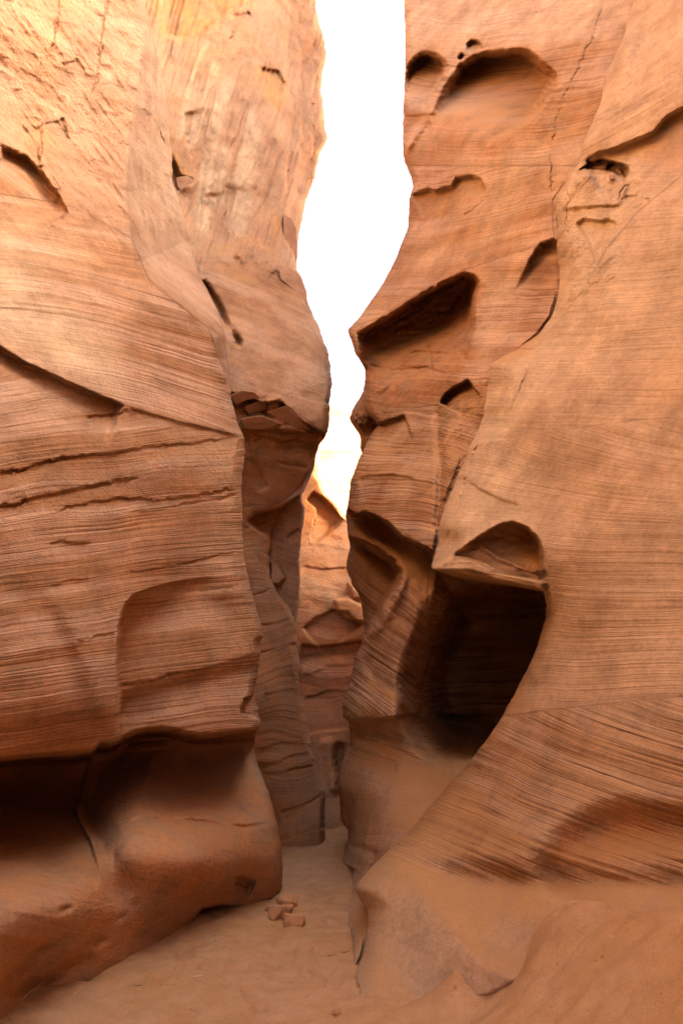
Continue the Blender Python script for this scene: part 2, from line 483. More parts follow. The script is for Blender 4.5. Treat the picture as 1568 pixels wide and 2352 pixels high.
#====SCENE====
# ------------------------------------------------------------------ near left wall
L1_SIL = [(-900, 300), (0, 330), (50, 345), (100, 357), (145, 367), (215, 380), (265, 387), (320, 390), (350, 395), (415, 396), (460, 410), (510, 425), (565, 440),
          (625, 455), (665, 475), (715, 500), (770, 517), (830, 524), (870, 526), (920, 532), (975, 546), (1005, 560), (1040, 562), (1090, 555), (1200, 556), (1250, 558),
          (1310, 565), (1370, 580), (1430, 598), (1462, 605), (1472, 596), (1500, 599), (1560, 589), (1593, 582), (1610, 586), (1628, 592), (1645, 594), (1663, 601), (1672, 597), (1683, 588),
          (1718, 582), (1763, 595), (1828, 620), (1873, 632), (1938, 645), (1993, 649), (2038, 647), (2060, 640), (2075, 630), (2100, 620), (2420, 600)]
L1_C = [(-600, 2300, 2.0), (-300, 2300, 2.9), (0, 2300, 3.85), (65, 2300, 4.1), (170, 2273, 4.28), (260, 2243, 4.5), (320, 2203, 4.72), (390, 2163, 5.0), (445, 2128, 5.25), (575, 2080, 5.72), (640, 2060, 5.86),
        (-600, 1980, 1.9), (-300, 1980, 2.75), (0, 1980, 3.7), (170, 1980, 4.12), (320, 1980, 4.5), (450, 1980, 4.95), (600, 1980, 5.55), (648, 1985, 5.75),
        (-300, 1840, 3.0), (0, 1840, 3.9), (170, 1840, 4.35), (320, 1840, 4.7), (450, 1840, 5.05), (620, 1840, 5.6),
        (-600, 1640, 1.95), (-300, 1640, 2.85), (0, 1640, 3.75), (220, 1640, 4.25), (400, 1640, 4.75), (590, 1640, 5.4),
        (-600, 1300, 1.95), (-300, 1300, 2.85), (0, 1300, 3.75), (200, 1300, 4.25), (400, 1300, 4.8), (560, 1300, 5.35),
        (-300, 1000, 2.95), (0, 1000, 3.9), (250, 1000, 4.5), (555, 1000, 5.4),
        (-600, 780, 2.2), (-300, 780, 3.25), (0, 780, 4.2), (250, 780, 4.75), (490, 780, 5.45),
        (-300, 540, 3.6), (0, 540, 4.6), (300, 540, 5.35), (420, 540, 5.6),
        (-600, 250, 2.9), (-300, 250, 4.25), (0, 250, 5.1), (200, 250, 5.6), (380, 250, 6.0),
        (-300, 0, 4.4), (0, 0, 5.4), (330, 0, 6.3), (-300, -900, 6.0), (0, -900, 7.0), (330, -900, 8.0), (-600, -900, 4.2)]
f_L1 = tps(L1_C, 0.002)
L1_CREASE = [(526, 892), (512, 860), (496, 830), (493, 775), (480, 755), (445, 722), (400, 687), (345, 647), (312, 605), (301, 545), (300, 505), (290, 440), (300, 300), (340, 60), (330, -200)]
L1_LIP = [(-700, 1790), (-60, 1745), (0, 1738), (110, 1728), (190, 1724), (224, 1718), (231, 1700), (258, 1703), (310, 1674), (370, 1666), (450, 1682), (535, 1677), (600, 1672), (640, 1680)]
L1_DOOR = [(268, 1705), (266, 1480), (274, 1412), (298, 1366), (340, 1349), (420, 1305), (470, 1312), (525, 1340), (570, 1388), (640, 1460), (640, 1700)]
L1_SLAB = [(-80, 750), (0, 795), (60, 832), (150, 873), (240, 913), (288, 931)]
L1_CRACKS = [[(-40, 318), (0, 330), (30, 343), (60, 356), (82, 372), (96, 398), (118, 425), (140, 452), (155, 490), (140, 505), (108, 532)],
             [(95, 285), (98, 320), (92, 352), (96, 395), (130, 455)],
             [(252, -40), (246, 10), (242, 40), (232, 110), (226, 185), (210, 212), (150, 240)],
             [(142, -30), (136, 30), (122, 110), (86, 158)],
             [(313, 248), (330, 252), (345, 258), (358, 278), (366, 296), (378, 280), (388, 268)],
             [(145, 270), (152, 300), (160, 322)],
             [(140, 145), (165, 140), (178, 132)]]
L1_BEDS = [([(-60, 1096), (0, 1086), (50, 1082), (90, 1065), (150, 1052), (250, 1042), (350, 1026), (450, 1016), (560, 1004)], 0.05, 4),
           ([(-60, 1172), (0, 1164), (40, 1158), (80, 1140), (120, 1132), (180, 1122), (250, 1110), (330, 1098)], 0.05, 4),
           ([(120, 1182), (160, 1165), (220, 1152), (265, 1146), (360, 1150), (440, 1142), (560, 1120)], 0.04, 3.5),
           ([(290, 1180), (340, 1174), (420, 1160), (500, 1148), (560, 1128)], 0.025, 3),
           ([(270, 1318), (360, 1308), (450, 1290), (560, 1262)], 0.02, 3),
           ([(170, 1476), (230, 1462), (268, 1455)], 0.03, 3),
           ([(270, 1580), (380, 1555), (480, 1535), (596, 1500)], 0.03, 4),
           ([(195, 960), (240, 955), (280, 948), (288, 934)], 0.05, 4),
           ([(205, 930), (240, 926), (262, 918)], 0.03, 3),
           ([(113, 1254), (130, 1245), (150, 1242), (180, 1247), (214, 1248)], 0.03, 2.5),
           ([(110, 1348), (135, 1342), (160, 1334), (180, 1332), (205, 1330)], 0.02, 2.5),
           ([(600, 1320), (560, 1345), (500, 1355), (420, 1360)], 0.015, 3)]
def d_L1(px, py):
    D = f_L1(px, py)
    upz = sstep(560, 430, py - 0.25 * px) + sstep(0, 20, px - np.interp(py, [500, 545, 605, 647, 722, 775, 830, 892], [300, 301, 312, 345, 445, 493, 496, 526])) * sstep(900, 860, py) * sstep(480, 520, py)
    D = D + 0.022 * np.clip(upz, 0, 1) * (np.abs(noise3((px * .8 - py * .6) / 17, (px * .6 + py * .8) / 85, 0 * px, 401)) + 0.5 * np.abs(noise3((px * .8 - py * .6) / 7, (px * .6 + py * .8) / 40, 0 * px, 402)))
    D = D + fold(px, py, L1_CREASE, 0.017, 4) * sstep(940, 860, py)
    sx = np.interp(py, [1700, 1760, 1868, 1930, 2000], [0, 25, 55, 22, 0])
    yl = np.interp(px + sx, *np.array(L1_LIP, float)[np.argsort([q[0] for q in L1_LIP])].T) + 1.6 * fbm(px / 22, 0 * px, 0 * px, 3, 61) * sstep(60, 0, py - 1700)
    dl = py - yl; fd = 120 + 70 * sstep(330, 100, px)
    D = D + (1.6 + 0.5 * sstep(400, 100, px)) * sstep(0, 30, dl) * np.exp(-(np.maximum(dl - 30, 0) / fd) ** 2)
    # recessed panel with a sharp left jamb
    xj = np.interp(py, [1300, 1330, 1349, 1366, 1385, 1410, 1480, 1700, 1760], [640, 420, 345, 302, 285, 275, 266, 268, 268]) + 2 * noise3(py / 30, 0 * py, 0 * py, 5)
    yt = np.interp(px, [240, 298, 345, 420, 470, 525, 570, 620], [1420, 1366, 1346, 1303, 1308, 1336, 1385, 1450])
    dj = px - xj; dt = py - yt
    D = D + 0.30 * sstep(0, 12, dj) * np.exp(-(np.maximum(dj, 0) / 110) ** 2) * sstep(1330, 1430, py) * sstep(1720, 1690, py)
    D = D + 0.11 * sstep(-20, 110, dt) * np.exp(-np.maximum(dt - 60, 0) / 120) * sstep(1720, 1690, py) * sstep(-10, 90, dj) * sstep(600, 520, px)
    D = D + lip(px, py, [(262, 1592), (380, 1562), (480, 1540), (610, 1500)], 0.10, 30, 55, 0.0) * sstep(268, 275, px)
    D = D + lip(px, py, L1_SLAB, 0.14, 7, 70, 0.05)
    D = D + lip(px, py, [(287, 932), (400, 965), (556, 1002)], 0.03, 6, 60, 0.1)
    for c in L1_CRACKS: D = D + crack(px, py, c, 0.018) + lip(px, py, c, 0.03, 4, 40, 0.1, 5.0)
    D = D + lip(px, py, [(0, 335), (60, 358), (98, 398), (140, 452), (156, 490)], 0.12, 8, 60, 0.1)
    for c, a, w in L1_BEDS: D = D + groove(px, py, c, w * 0.75, a * 0.8, 0.1, 5.0) + lip(px, py, c, a * 0.5, 5, 24, 0.15, 5.0)
    D = D + lip(px, py, [(550, 1640), (560, 1605), (582, 1592)], 0.18, 8, 50, 0.05)
    # pilaster left of the panel
    D = D + groove(px, py, [(-20, 1350), (60, 1375), (115, 1405), (150, 1470), (170, 1530), (200, 1620), (222, 1715)], 34, 0.03, 0.2, 0)
    D = D - groove(px, py, [(110, 1340), (190, 1480), (225, 1600), (245, 1700)], 30, 0.05, 0.2, 0)
    # belly below the overhang: two lobes with a valley between
    D = D + groove(px, py, [(176, 1860), (200, 1910), (232, 1965), (268, 2020), (285, 2070), (290, 2110)], 42, 0.14, 0.3, 0)
    D = D + 0.22 * sstep(-4, 16, px - np.interp(py, [1800, 1842, 1880, 1920, 1990], [160, 172, 182, 208, 250])) * np.exp(-(np.maximum(px - 190, 0) / 90) ** 2) * sstep(1780, 1840, py) * sstep(1990, 1900, py)
    D = D - blob(px, py, 470, 1990, 140, 90, 0.22)
    D = D - blob(px, py, 110, 2060, 120, 110, 0.20)
    D = D + groove(px, py, [(262, 2010), (262, 1960), (285, 1930), (330, 1915)], 7, 0.025, 0.2)
    D = D + groove(px, py, [(250, 1925), (275, 1895), (320, 1880), (420, 1883), (500, 1892), (565, 1901), (610, 1893), (636, 1876)], 4, 0.022, 0.1)
    D = D - groove(px, py, [(250, 1919), (275, 1888), (320, 1874), (420, 1877), (500, 1886), (565, 1895), (610, 1886), (636, 1868)], 4, 0.018, 0.1)
    # scoops near the foot
    D = D + lip(px, py, [(535, 2034), (540, 2016), (560, 2012), (590, 2026)], 0.14, 6, 26, 0.1)
    D = D + blob(px, py, 562, 2050, 20, 26, 0.10, 0.4)
    D = D + lip(px, py, [(380, 2200), (440, 2120), (462, 2088), (500, 2080), (560, 2082), (650, 2062)], 0.5, 8, 70, 0.05)
    for bx, by, rx, ry, a in [(150, 2090, 12, 7, .05), (228, 2165, 14, 8, .08), (105, 2185, 30, 12, .10), (168, 2218, 26, 12, .12), (60, 2230, 34, 16, .12), (280, 2108, 16, 10, .05), (310, 2080, 8, 6, .04), (345, 2140, 18, 10, .04), (100, 2262, 60, 22, .22)]:
        D = D + blob(px, py, bx, by, rx * 1.3, ry * 1.1, a * 0.5, -0.4)
    return D
def s_L1(px, py):
    below = py + 0.13 * px + 16 * np.sin(px / 95.0 + 0.4) * np.exp(-((py - 1110) / 120.0) ** 2) * sstep(330, 100, px)
    above = py - 0.22 * px + 20 * np.sin(px / 160.0)
    bd, sg, t = pdist(px, py, [(-700, 700), (-80, 750), (60, 832), (150, 873), (288, 931), (400, 965), (620, 1015)])
    belly = py * 0.7 - 0.15 * px
    s = np.where(sg > 0, below + 900, above)
    top = py - 0.75 * px
    wt = polymask(px, py, [(-900, -1200), (700, -1200), (700, 900), (526, 892), (480, 755), (345, 647), (301, 545), (160, 470), (-900, 300)], 3)
    s = np.where(wt > 0.5, top - 3000, s)
    return np.where(py > 1780, belly + 5000, s)
def m_L1(px, py, D):
    up = polymask(px, py, [(-900, -1200), (700, -1200), (700, 900), (526, 892), (480, 755), (345, 647), (301, 545), (160, 470), (60, 400), (-900, 300)], 14)
    lam = 0.82 - 0.62 * up
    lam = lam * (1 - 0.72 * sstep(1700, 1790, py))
    pale = 0.75 * polymask(px, py, [(-300, 560), (40, 610), (140, 700), (240, 800), (285, 900), (200, 880), (60, 815), (-300, 700)], 50)
    pale = pale + 0.35 * blob(px, py, 60, 560, 180, 90, 1)
    rough = 0.12 + 0.8 * up + 0.2 * sstep(1900, 2000, py) + 0.35 * polymask(px, py, [(0, 1040), (560, 990), (560, 1150), (0, 1200)], 30)
    ochre = 0.2 * polymask(px, py, [(-300, -900), (140, -900), (200, 80), (150, 170), (-300, 60)], 60) + 0.35 * blob(px, py, 90, 300, 40, 140, 1)
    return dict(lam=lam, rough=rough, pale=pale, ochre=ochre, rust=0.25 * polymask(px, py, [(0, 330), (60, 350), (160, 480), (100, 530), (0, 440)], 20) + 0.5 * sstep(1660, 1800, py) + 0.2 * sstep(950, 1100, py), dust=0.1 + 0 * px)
WALL_CAT = 'rock wall'
rock_mass('rock_wall', 'nearest left sandstone wall with long ledge overhanging a smooth rounded belly on the sand', WALL_CAT, L1_SIL, -1, -560, d_L1, s_L1,
          rim=(26, 0.30), top=-900, masks=m_L1, lamina_amp=0.015, rough_amp=0.024, back=1.6, back_slant=0.5, lead=[(-1.7, 1.0), (-1.9, -0.5), (-2.0, -2.5), (-1.8, -5.0), (-1.0, -7), (-.3, -9)], seed=1, step=2.6)

# ------------------------------------------------------------------ second left wall, fluted above, dark below
L2_SIL = [(-800, 690), (-300, 712), (0, 725), (30, 728), (60, 737), (95, 745), (120, 751), (150, 745), (175, 740), (205, 737), (240, 742), (300, 748), (320, 753), (345, 735), (400, 725),
          (450, 707), (490, 697), (520, 690), (560, 684), (620, 682), (632, 690), (660, 700), (690, 705), (720, 718), (760, 737), (800, 750), (830, 757), (880, 763), (920, 758),
          (960, 757), (990, 753), (1005, 745), (1025, 732), (1045, 726), (1075, 720), (1100, 712), (1115, 705), (1130, 697), (1150, 672), (1180, 650), (1210, 635), (1250, 623),
          (1290, 620), (1330, 622), (1345, 630), (1370, 645), (1390, 662), (1420, 675), (1440, 682), (1480, 680), (1520, 685), (1560, 684), (1600, 692), (1640, 702), (1700, 712),
          (1740, 720), (1790, 738), (1820, 748), (1850, 745), (1900, 746), (1935, 746), (2050, 746)]
f_L2 = tps([(560, 1940, 7.4), (650, 1942, 7.55), (745, 1937, 7.7), (540, 1800, 7.2), (660, 1780, 7.4), (740, 1800, 7.75), (540, 1600, 6.9), (620, 1600, 7.2), (690, 1600, 7.7),
            (540, 1300, 7.1), (590, 1300, 7.4), (620, 1300, 7.8), (540, 1120, 7.2), (620, 1120, 7.5), (700, 1120, 7.9), (540, 960, 6.7), (620, 960, 6.95), (755, 960, 7.35),
            (500, 800, 6.9), (640, 800, 7.1), (755, 830, 7.5), (450, 640, 7.2), (560, 640, 7.45), (690, 640, 8.0), (400, 450, 7.4), (550, 450, 8.0), (700, 450, 8.6),
            (370, 200, 7.6), (550, 200, 8.35), (740, 200, 9.1), (330, 0, 7.9), (550, 0, 8.8), (725, 0, 9.5), (300, -300, 8.5), (550, -300, 9.5), (725, -300, 10.2), (300, -800, 10.5), (700, -800, 12.5), (200, 600, 6.2), (200, 0, 7.4), (300, 1300, 5.9)], 0.002)
L2_FLUTES = [[(480, 85), (452, 160), (425, 250), (408, 330)], [(500, 130), (470, 210), (450, 290), (440, 350)], [(535, 160), (500, 260), (480, 360), (472, 430), (465, 560)],
             [(580, 230), (565, 330), (545, 430), (530, 540)], [(520, 330), (508, 420), (500, 480)]]
def d_L2(px, py):
    D = f_L2(px, py)
    for i, c in enumerate(L2_FLUTES): D = D - groove(px, py, c, 8 + 3 * (i % 2), 0.035, 0.2)
    uu = px + 0.28 * py; rz = sstep(660, 560, py)
    D = D + rz * (0.10 * np.abs(noise3(uu / 34, py / 210, 0 * px, 411)) + 0.05 * np.abs(noise3(uu / 12, py / 90, 0 * px, 412)) + 0.025 * np.abs(noise3(uu / 5, py / 30, 0 * px, 413)))
    for c in [[(655, -40), (662, 60), (655, 160), (668, 260), (660, 380), (655, 480)], [(690, -40), (684, 90), (696, 210), (690, 330), (676, 440)], [(718, 20), (722, 140), (715, 260), (720, 380)], [(560, -40), (572, 60), (580, 150)],
              [(535, 20), (528, 100), (545, 150)], [(520, 420), (516, 500), (540, 560)], [(470, 440), (480, 520), (500, 580)], [(455, 420), (430, 330), (420, 250)][::-1]]:
        D = D + crack(px, py, c, 0.02, 1.6) + lip(px, py, c[::-1], 0.07, 4, 45, 0.1, 5.0)
    # arris and set-back of the upper right slabs
    D = D + fold(px, py, [(640, 640), (640, 560), (645, 420), (652, 345), (630, 290), (600, 215), (582, 160), (592, 60), (600, -60), (605, -400)], 0.006, 5) * sstep(640, 560, py)
    D = D + lip(px, py, [(592, 150), (640, 160), (655, 190), (640, 230)], 0.10, 6, 60, 0.1)
    D = D + hollow(px, py, [(365, -60), (590, -60), (560, 20), (500, 50), (455, 90), (410, 98), (372, 85)], 0.28, 14, (460, 90, 480, -80))
    D = D + lip(px, py, [(392, 350), (405, 375), (415, 400), (440, 408), (446, 418)], 0.25, 6, 30, 0.05)
    D = D - blob(px, py, 425, 425, 18, 12, 0.12)
    D = D + lip(px, py, [(530, 590), (548, 570), (572, 556), (596, 552), (614, 570), (632, 604), (648, 622)], -0.10, 4, 30, 0.1, 6.0)
    # gash where the near wall's facet meets the bulge
    D = D + groove(px, py, [(462, 640), (480, 668), (500, 700), (520, 745), (545, 780), (552, 800)], 7, 0.22, 0.1)
    D = D + fold(px, py, [(545, 784), (570, 815), (600, 850), (640, 900), (660, 905)][::-1], 0.002, 8)
    # crumbling band below the bulge
    D = D + lip(px, py, [(525, 900), (545, 905), (575, 912), (600, 925), (640, 918), (665, 940), (700, 972), (735, 992), (752, 1000)], 0.22, 6, 70, 0.05)
    D = D - polymask(px, py, [(612, 918), (640, 912), (648, 940), (690, 975), (720, 1000), (660, 990), (560, 985), (560, 960), (610, 955)], 6) * 0.14
    D = D + lip(px, py, [(560, 985), (620, 1005), (680, 1012), (735, 1022)], 0.10, 5, 40, 0.1)
    D = D + groove(px, py, [(630, 1060), (680, 1070), (722, 1076)], 3, 0.05)
    D = D + groove(px, py, [(690, 1005), (705, 1020), (695, 1000)], 4, 0.06)
    # overhanging scoop
    D = D + lip(px, py, [(560, 1200), (578, 1176), (598, 1172), (640, 1160), (665, 1142), (692, 1118), (720, 1085)], 0.35, 10, 60, 0.05)
    D = D + groove(px, py, [(572, 1050), (590, 1090), (610, 1130)], 10, 0.06)
    D = D + blob(px, py, 640, 1075, 60, 40, 0.10)
    for k, c in enumerate([[(555, 1215), (600, 1205), (640, 1190)], [(560, 1260), (600, 1248), (625, 1240)], [(565, 1372), (600, 1362), (640, 1345)], [(590, 1440), (640, 1432), (676, 1418)],
                           [(590, 1500), (640, 1490), (685, 1478)], [(580, 1720), (640, 1712), (712, 1700)], [(590, 1762), (640, 1748), (700, 1730), (738, 1716)], [(600, 1775), (660, 1772), (740, 1756)],
                           [(640, 1870), (690, 1852), (720, 1840), (748, 1818)], [(600, 1600), (640, 1590), (694, 1580)]]):
        D = D + groove(px, py, c, 3, 0.03) + lip(px, py, c, 0.015, 6, 20, 0.1)
    D = D + fold(px, py, [(620, 1290), (612, 1340), (640, 1390), (652, 1420)], 0.0, 5)
    D = D + lip(px, py, [(735, 1905), (738, 1870), (744, 1838), (752, 1820)], 0.15, 5, 30, 0.1)
    return D
def s_L2(px, py):
    b = py - 0.42 * px
    lo = py + 0.14 * px + 10 * np.sin(px / 30.0 + py / 90.0)
    bd, sg, t = pdist(px, py, [(300, 900), (540, 900), (640, 915), (760, 1005)])
    mid = py - 0.35 * px
    s = np.where(sg > 0, lo + 800, b)
    s = np.where((py > 1030) & (py < 1160) & (sg > 0), mid + 1400, s)
    return np.where(py < 600, py * 0.8 - 0.9 * px - 3000, s)
def m_L2(px, py, D):
    lam = 0.50 + 0.12 * sstep(1000, 1200, py) - 0.38 * sstep(640, 560, py)
    lam = lam * (1 - 0.5 * sstep(1750, 1850, py))
    pale = 0.15 * sstep(650, 450, py)
    for i, c in enumerate(L2_FLUTES): pale = pale + groove(px, py, c, 8 + 3 * (i % 3), 1.3, 0.15)
    pale = pale + groove(px, py, [(590, 270), (570, 360), (556, 470), (545, 560)], 16, 1.1, 0.15)
    ochre = 0.75 * polymask(px, py, [(352, -400), (600, -400), (575, 10), (505, 48), (450, 92), (400, 96), (365, 85), (345, 20)], 16)
    ochre = ochre + 0.8 * polymask(px, py, [(590, 150), (640, 158), (656, 195), (640, 250), (610, 230)], 14) + 0.9 * polymask(px, py, [(392, 340), (412, 365), (446, 415), (420, 430), (398, 410)], 8)
    ochre = ochre + 0.6 * groove(px, py, [(640, 480), (628, 560), (622, 585)], 8, 1) + 0.5 * blob(px, py, 470, 130, 60, 60, 1) + 0.12 * sstep(620, 300, py)
    rust = 0.55 * polymask(px, py, [(530, 895), (640, 915), (755, 1000), (725, 1045), (560, 1010)], 15) + 0.7 * sstep(1020, 1100, py) + 0.32 * sstep(640, 560, py) * (1 - np.clip(pale * 1.6, 0, 1))
    rough = 0.16 + 0.7 * polymask(px, py, [(530, 895), (640, 915), (755, 1000), (725, 1045), (560, 1030)], 15) - 0.2 * sstep(1050, 1150, py)
    return dict(lam=lam, rough=rough, pale=np.clip(pale, 0, 1), ochre=np.clip(ochre, 0, 1), rust=rust)
L2 = rock_mass('rock_wall', 'second left wall, pale streaked cliff above and dark banded rock down to the sand', WALL_CAT, L2_SIL, -1, [(a, b - 70) for a, b in L1_SIL if a < 2000], d_L2, s_L2,
          rim=(16, 0.30), top=-800, masks=m_L2, lamina_amp=0.014, rough_amp=0.07, back=3.0, back_slant=0.7, sil_noise=2.0, seed=21, bottom=2050, step=2.6)

# ------------------------------------------------------------------ leaf-shaped inner slab, far wall, sunlit end wall
f_L3 = tps([(560, 1100, 8.0), (700, 1160, 8.3), (560, 1400, 7.9), (690, 1400, 8.2), (560, 1900, 7.9), (670, 1900, 8.1)])
def d_L3(px, py):
    return f_L3(px, py) - polymask(px, py, [(622, 1290), (640, 1300), (655, 1325), (640, 1345), (620, 1340)], 4) * 0.15 + groove(px, py, [(660, 1240), (690, 1215)], 6, 0.05)
L3 = rock_mass('rock_wall', 'narrow upright brown slab tucked in shade between the second left wall and the far wall', WALL_CAT,
          [(1040, 680), (1120, 690), (1155, 696), (1165, 701), (1214, 695), (1284, 687), (1334, 691), (1374, 687), (1429, 682), (1500, 670), (2000, 660)], -1, 545, d_L3,
          lambda px, py: py - 0.3 * px, rim=(8, 0.12), top=1040, bottom=2000, step=2.6, lamina_amp=0.02, back=0.6, back_slant=0.3, cap=None, seed=41,
          masks=lambda px, py, D: dict(rust=0.1 + 0 * px, rough=0.3 + 0 * px, lam=0.4 + 0 * px))
f_L4 = tps([(600, 1000, 11.0), (730, 1100, 10.9), (790, 1190, 10.8), (600, 1400, 9.6), (700, 1400, 9.75), (830, 1400, 10.2), (600, 1650, 9.0), (700, 1650, 9.1), (820, 1650, 9.3), (650, 1897, 8.25), (770, 1897, 8.45), (860, 1897, 8.7), (960, 1400, 10.5)])
def d_L4(px, py):
    D = f_L4(px, py)
    D = D + lip(px, py, [(700, 1150), (720, 1128), (740, 1140), (760, 1160), (790, 1195)], 0.15, 6, 60, 0.05)
    D = D - polymask(px, py, [(770, 1380), (800, 1372), (835, 1395), (838, 1430), (800, 1425), (775, 1410)], 5) * 0.12
    D = D - polymask(px, py, [(800, 1340), (820, 1350), (835, 1375), (810, 1375)], 4) * 0.10
    D = D + lip(px, py, [(690, 1445), (720, 1420), (760, 1400), (800, 1405), (830, 1440)], 0.10, 8, 60, 0.05)
    D = D + lip(px, py, [(690, 1478), (730, 1485), (780, 1478), (830, 1470)], 0.10, 8, 40, 0.05)
    for c in [[(690, 1545), (710, 1552), (730, 1545), (750, 1530), (790, 1528), (820, 1520)], [(692, 1606), (720, 1600), (750, 1590), (800, 1585)], [(690, 1510), (740, 1500), (830, 1490)], [(690, 1300), (740, 1310), (800, 1305)]]:
        D = D + groove(px, py, c, 2.5, 0.05) + lip(px, py, c, 0.02, 5, 22, 0.1)
    D = D + groove(px, py, [(785, 1700), (775, 1740), (790, 1790), (785, 1840)], 12, 0.2) - groove(px, py, [(750, 1690), (762, 1760), (770, 1830)], 14, 0.12)
    D = D + lip(px, py, [(700, 1685), (735, 1680), (800, 1672)], -0.06, 5, 60, 0.1)
    return D
L4 = rock_mass('rock_wall', 'far curving wall with wavy dark beds closing the end of the narrow passage', WALL_CAT,
          [(940, 712), (1000, 715), (1050, 722), (1075, 728), (1100, 733), (1130, 745), (1145, 757), (1155, 770), (1170, 780), (1190, 793), (1200, 815), (1260, 900), (2050, 930)], -1, 560, d_L4,
          lambda px, py: py + 12 * np.sin(px / 38.0 + py / 160.0) + 0.1 * px, rim=(10, 0.3), top=940, bottom=2050, step=2.6, lamina_amp=0.02, rough_amp=0.04, back=2.0, back_slant=0.5, cap=None, sil_noise=2.5, seed=51,
          masks=lambda px, py, D: dict(rust=0.45 + 0.4 * polymask(px, py, [(690, 1130), (760, 1140), (760, 1230), (690, 1240)], 20), dust=0.2 + 0 * px, rough=0.3 * sstep(1480, 1300, py) + 0.1, lam=0.35 + 0.45 * sstep(1380, 1480, py) - 0.5 * sstep(1660, 1720, py),
                                        pale=0.4 * sstep(1440, 1380, py) * sstep(1300, 1360, py), ochre=0.5 * polymask(px, py, [(715, 1040), (745, 1130), (760, 1240), (700, 1220)], 14)))
rock_mass('rock_wall', 'overexposed sunlit cliff at the far end of the slot, almost white', WALL_CAT,
          [(930, 760), (960, 880), (985, 1000), (2000, 1100)], -1, 500, lambda px, py: 20.0 + 0.004 * (px - 780) - 0.010 * (py - 1100) + 0 * px,
          lambda px, py: py + 0 * px, rim=(10, 0.3), top=930, bottom=1500, step=6, lamina_amp=0.1, rough_amp=0.3, back=2.0, cap=None, seed=61)

# ------------------------------------------------------------------ second right wall
R1_SIL = [(-1300, 1540), (-300, 1490), (0, 1454), (90, 1429), (175, 1389), (235, 1379), (325, 1339), (370, 1329), (410, 1304), (440, 1284), (460, 1271), (525, 1274), (575, 1279), (625, 1284), (690, 1276),
          (725, 1264), (765, 1236), (800, 1190), (834, 1124), (899, 1114), (950, 1100), (1004, 1084), (1044, 1064), (1084, 1049), (1134, 1029), (1199, 1009), (1284, 994), (1306, 989), (1312, 1000), (1318, 1060), (1326, 1110),
          (1334, 1150), (1345, 1200), (1353, 1238), (1362, 1248), (1390, 1254), (1419, 1254), (1484, 1234), (1534, 1214), (1568, 1194), (1608, 1174), (1643, 1154), (1683, 1129), (1723, 1099), (1768, 1064), (1798, 1034),
          (1830, 1008), (1860, 978), (1888, 957), (1913, 934), (1948, 899), (1963, 884), (2003, 844), (2030, 820), (2045, 816), (2060, 824), (2088, 843), (2143, 841), (2193, 831), (2253, 805), (2290, 801), (2313, 798), (2420, 790)]
f_R1 = tps([(1540, -1300, 6.3), (1800, -1300, 5.4), (2200, -1300, 4.0), (1452, 0, 5.1), (1568, 0, 4.7), (1900, 0, 3.7), (2300, 0, 2.7), (1340, 300, 5.15), (1450, 300, 4.7), (1568, 300, 4.4), (1900, 300, 3.5),
            (1272, 460, 5.15), (1400, 460, 4.65), (1568, 460, 4.2), (1900, 460, 3.3), (1278, 700, 4.9), (1400, 700, 4.38), (1568, 700, 4.05), (1900, 700, 3.15), (1130, 850, 5.1), (1300, 850, 4.62), (1568, 850, 3.9),
            (1050, 1080, 5.05), (1200, 1080, 4.66), (1400, 1080, 4.05), (1568, 1080, 3.75), (1900, 1080, 2.95), (2300, 1080, 2.2), (990, 1300, 4.95), (1100, 1300, 4.65), (1250, 1300, 4.3), (1400, 1300, 3.98), (1568, 1300, 3.65), (1900, 1300, 2.9),
            (1254, 1420, 4.5), (1330, 1420, 4.15), (1568, 1420, 3.6), (1178, 1600, 4.7), (1300, 1600, 4.2), (1450, 1600, 3.8), (1568, 1600, 3.5), (1900, 1600, 2.75), (1064, 1770, 4.85), (1200, 1770, 4.3), (1400, 1770, 3.75), (1568, 1770, 3.4),
            (957, 1890, 4.9), (1100, 1890, 4.4), (1300, 1890, 3.82), (1568, 1890, 3.3), (846, 2003, 4.75), (960, 2003, 4.45), (1144, 2003, 4.0), (1400, 2003, 3.5), (1568, 2003, 3.2), (1900, 2003, 2.55), (2300, 2003, 1.95),
            (840, 2150, 4.5), (960, 2150, 4.2), (1064, 2150, 3.95), (1300, 2150, 3.45), (1568, 2150, 3.0), (802, 2290, 4.2), (960, 2290, 4.05), (1134, 2290, 3.75), (1400, 2290, 3.2), (800, 2420, 4.0), (1134, 2420, 3.6), (1568, 2420, 2.7), (1900, 2300, 2.4)], 0.002)
R2_SIL = [(-1100, 985), (-450, 935), (0, 928), (150, 930), (250, 926), (330, 924), (370, 928), (410, 945), (430, 948), (450, 940), (520, 936), (590, 910), (650, 880), (700, 845), (740, 815), (757, 797),
          (770, 802), (810, 815), (850, 839), (905, 835), (940, 838), (960, 852), (975, 868), (985, 862), (1000, 850), (1025, 838), (1060, 822), (1105, 804), (1130, 802), (1165, 797), (1184, 793), (1224, 799), (1254, 804),
          (1304, 795), (1344, 809), (1374, 829), (1434, 836), (1474, 835), (1504, 816), (1569, 804), (1615, 787), (1648, 787), (1657, 801), (1718, 803), (1748, 786), (1801, 774),
          (1828, 778), (1885, 782), (1908, 799), (1925, 800), (1961, 788), (1984, 776), (1992, 800), (2003, 812), (2045, 803), (2075, 797), (2118, 794), (2158, 803), (2218, 804), (2288, 801), (2310, 795), (2420, 790)]
